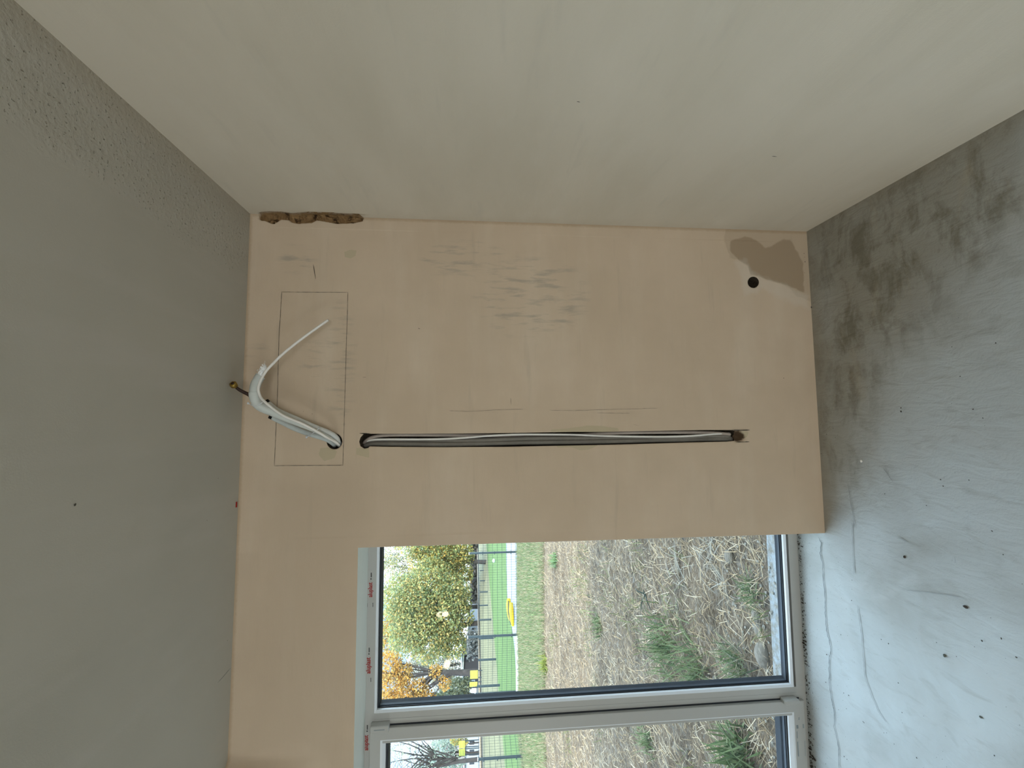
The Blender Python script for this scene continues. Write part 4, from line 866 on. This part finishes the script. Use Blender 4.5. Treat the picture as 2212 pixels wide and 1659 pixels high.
tree('grey-green young trees low behind the yellow signs', 0, 0, 56, (1034, 1500), [(985,1490,22),(1000,1505,16),(965,1500,16),(940,1515,14),(1005,1480,14)], [(.34, .40, .30), (.42, .42, .24)], 6000, 6, .26, limbs=4, tr=.12)
tree('bare pale tree seen through the upper part of the door leaf', 0, 0, 40, (1034, 1640), [(900,1620,60),(860,1660,60),(930,1600,40),(880,1700,60),(850,1610,50)], PALE, 900, 7, .18, limbs=22, tr=.20, trunk_top=.75)
tree('hazy blue-green willow seen through the door leaf', 0, 0, 58, (1034, 1625), [(955,1625,30),(975,1650,30),(930,1650,30),(975,1600,20)], [(.40, .50, .46), (.48, .56, .46)], 4200, 8, .28, limbs=6, tr=.25)
tree('golden bush at the right end of the door leaf view, next to a house', 0, 0, 54, (1034, 1604), [(1000,1598,12),(985,1595,12)], GOLD, 900, 9, .22, limbs=3, tr=.1)
HAZE = [(.44, .42, .34), (.36, .36, .30), (.50, .44, .30), (.34, .38, .32)]
tree('hazy grey-brown tree far behind the orange one, filling the gap to the big olive tree', 0, 0, 95, (1034, 1432), [(975,1432,26),(945,1440,30),(915,1425,26),(990,1465,24),(960,1475,26),(900,1450,24)], HAZE, 6500, 21, .42, limbs=10, tr=.3)
tree('distant grey-brown tree behind the bare one in the door leaf', 0, 0, 95, (1034, 1635), [(985,1640,26),(960,1600,30),(975,1670,26),(995,1600,20)], HAZE, 4500, 22, .42, limbs=8, tr=.3)
# hedge bushes and buildings on the bank
def bush(label, py0, py1, px_top, y, cols, seed, n=2500):
    a = at(1036, py0, 1, y); c = at(px_top, py1, 1, y); g_ = gz(a[0], y)[0]; r = np.random.default_rng(seed); w_ = abs(c[0]-a[0]); h_ = c[2]-g_
    p = np.stack([r.uniform(0, w_, n), r.normal(0, .8, n), r.uniform(0, 1, n)**.8*h_*(.75+.35*vnoise(np.stack([r.uniform(0, w_, n)*0+np.linspace(0, w_, n), np.zeros(n)], 1), 1.5, seed))], 1); p[:, 0] = np.linspace(0, w_, n)
    u = r.normal(0, 1, (n, 3)); u /= np.linalg.norm(u, axis=1)[:, None]; q = np.cross(u, r.normal(0, 1, (n, 3))); q /= np.linalg.norm(q, axis=1)[:, None]; s = r.uniform(.1, .26, n)[:, None]*max(1, y/60)
    V = np.stack([p-u*s, p-q*s*.6, p+u*s, p+q*s*.6], 1).reshape(-1, 3); col = np.array(cols)[r.integers(0, len(cols), n)]*r.uniform(.7, 1.2, n)[:, None]
    o = mesh_np('hedge', V, np.arange(n*4).reshape(-1, 4), M_LEAF, col=np.repeat(col, 4, 0)*DIM); o.location = (min(a[0], c[0]), y, g_); tag(o, label, 'hedge'); return o
DK = [(.14, .14, .14), (.20, .20, .18), (.26, .24, .20), (.10, .11, .12)]
bush('dark grey-brown hedge under the golden tree near the plaster pier', 1150, 1345, 1013, 95, DK+[(.32, .28, .22), (.40, .38, .36)], 1, 7000)
bush('pale grey shrubs behind the middle fence post', 1372, 1410, 1008, 58, [(.42, .46, .46), (.34, .36, .36)], 2, 1800)
def building(label, py0, py1, px_top, y, dep, wallc, wins, roof=None, cat='building'):
    a = at(1036, py0, 1, y); c = at(px_top, py1, 1, y); g_ = gz(min(a[0], c[0]), y)[0]; x0, x1 = min(a[0], c[0]), max(a[0], c[0]); h_ = c[2]-g_
    t = empty('house', ((x0+x1)/2, y, g_)); tag(t, label, cat); hw = (x1-x0)/2
    b = MB(); b.box((-hw, 0, -.3), (hw, dep, h_)); b.build('house_wall', mat('render', wallc, .9, .06, 2), t)
    if roof:
        b = MB(); o_ = .4; b.add([(-hw-o_, -o_, h_-.05), (hw+o_, -o_, h_-.05), (hw+o_, dep+o_, h_-.05), (-hw-o_, dep+o_, h_-.05), (-hw-o_, dep/2, h_+roof[0]), (hw+o_, dep/2, h_+roof[0])], [(0, 1, 5, 4), (2, 3, 4, 5), (0, 4, 3), (1, 2, 5), (0, 3, 2, 1)]); b.build('roof', mat('roof', roof[1], .8, .1, 3), t)
    else:
        b = MB(); b.box((-hw-.2, -.2, h_), (hw+.2, dep+.2, h_+.15)); b.build('roof_edge', mat('edge', (.55, .6, .62), .7), t)
    for (u0, u1, v0, v1) in wins:
        b = MB(); X0, X1 = -hw+2*hw*u0, -hw+2*hw*u1; b.box((X0, -.05, h_*v0), (X1, .02, h_*v1)); w_ = b.build('window', mat('frame', (.5, .54, .56), .6), t)
        b = MB(); b.box((X0+.08, -.07, h_*v0+.08), (X1-.08, -.045, h_*v1-.08)); b.build('pane', mat('dark_pane', (.03, .035, .045), .2), w_)
    return t
building('grey shed with a dark opening behind the big olive tree', 1412, 1442, 998, 64, 5, (.15, .155, .16), [(.5, .98, .35, .92)])
building('long dark shed under the orange tree beside the yellow signs', 1450, 1488, 1001, 60, 5, (.045, .045, .055), [(.1, .5, .3, .8)])
building('pale blue-white house seen through the door leaf', 1585, 1665, 1003, 70, 9, (.34, .36, .40), [(.15, .3, .3, .7), (.45, .6, .3, .7), (.7, .85, .3, .7)], (3.2, (.22, .17, .16)))
building('white house glimpsed behind the middle fence post', 1338, 1368, 1012, 72, 6, (.32, .34, .37), [(.2, .45, .3, .75), (.6, .85, .3, .75)])
# yellow signs
M_YEL = mat('yellow_sign', (.42, .42, .07), .5)
def sign(label, pxc, pyc, w_, h_, rows):
    y = 44; c = at(pxc, pyc, 1, y); g_ = gz(c[0], y)[0]; t = empty('sign', (c[0], y, g_)); tag(t, label, 'sign'); z = c[2]-g_
    b = MB(); b.box((-w_/2, -.03, z-h_/2), (w_/2, 0, z+h_/2), bev=.01); bd = b.build('board', M_YEL, t)
    for s in (-1, 1): b = MB(); b.box((s*w_*.42-.03, 0, -.2), (s*w_*.42+.03, .06, z+h_/2)); b.build('leg', M_POST, t)
    for r_ in range(rows):
        b = MB(); zz_ = z+h_/2-h_*(r_+.7)/(rows+.4); rr = random.Random(r_); x = -w_*.4
        while x < w_*.36: wd = rr.uniform(.06, .14); b.box((x, -.036, zz_-.04), (min(x+wd, w_*.4), -.0305, zz_+.05)); x += wd+.05
        b.build('lettering_line', mat('sign_print', (.28, .30, .06), .6), bd)
sign('larger yellow sign board with rows of print beyond the lawn', 1024, 1457, .80, .78, 3)
sign('smaller yellow sign board nearest the mullion beyond the lawn', 1023, 1478, .45, .78, 3)
sign('yellow sign board seen through the door leaf, lower of the pair', 998, 1625, .65, .60, 2)
sign('yellow sign board seen through the door leaf, next to the stile', 998, 1608, .70, .60, 2)
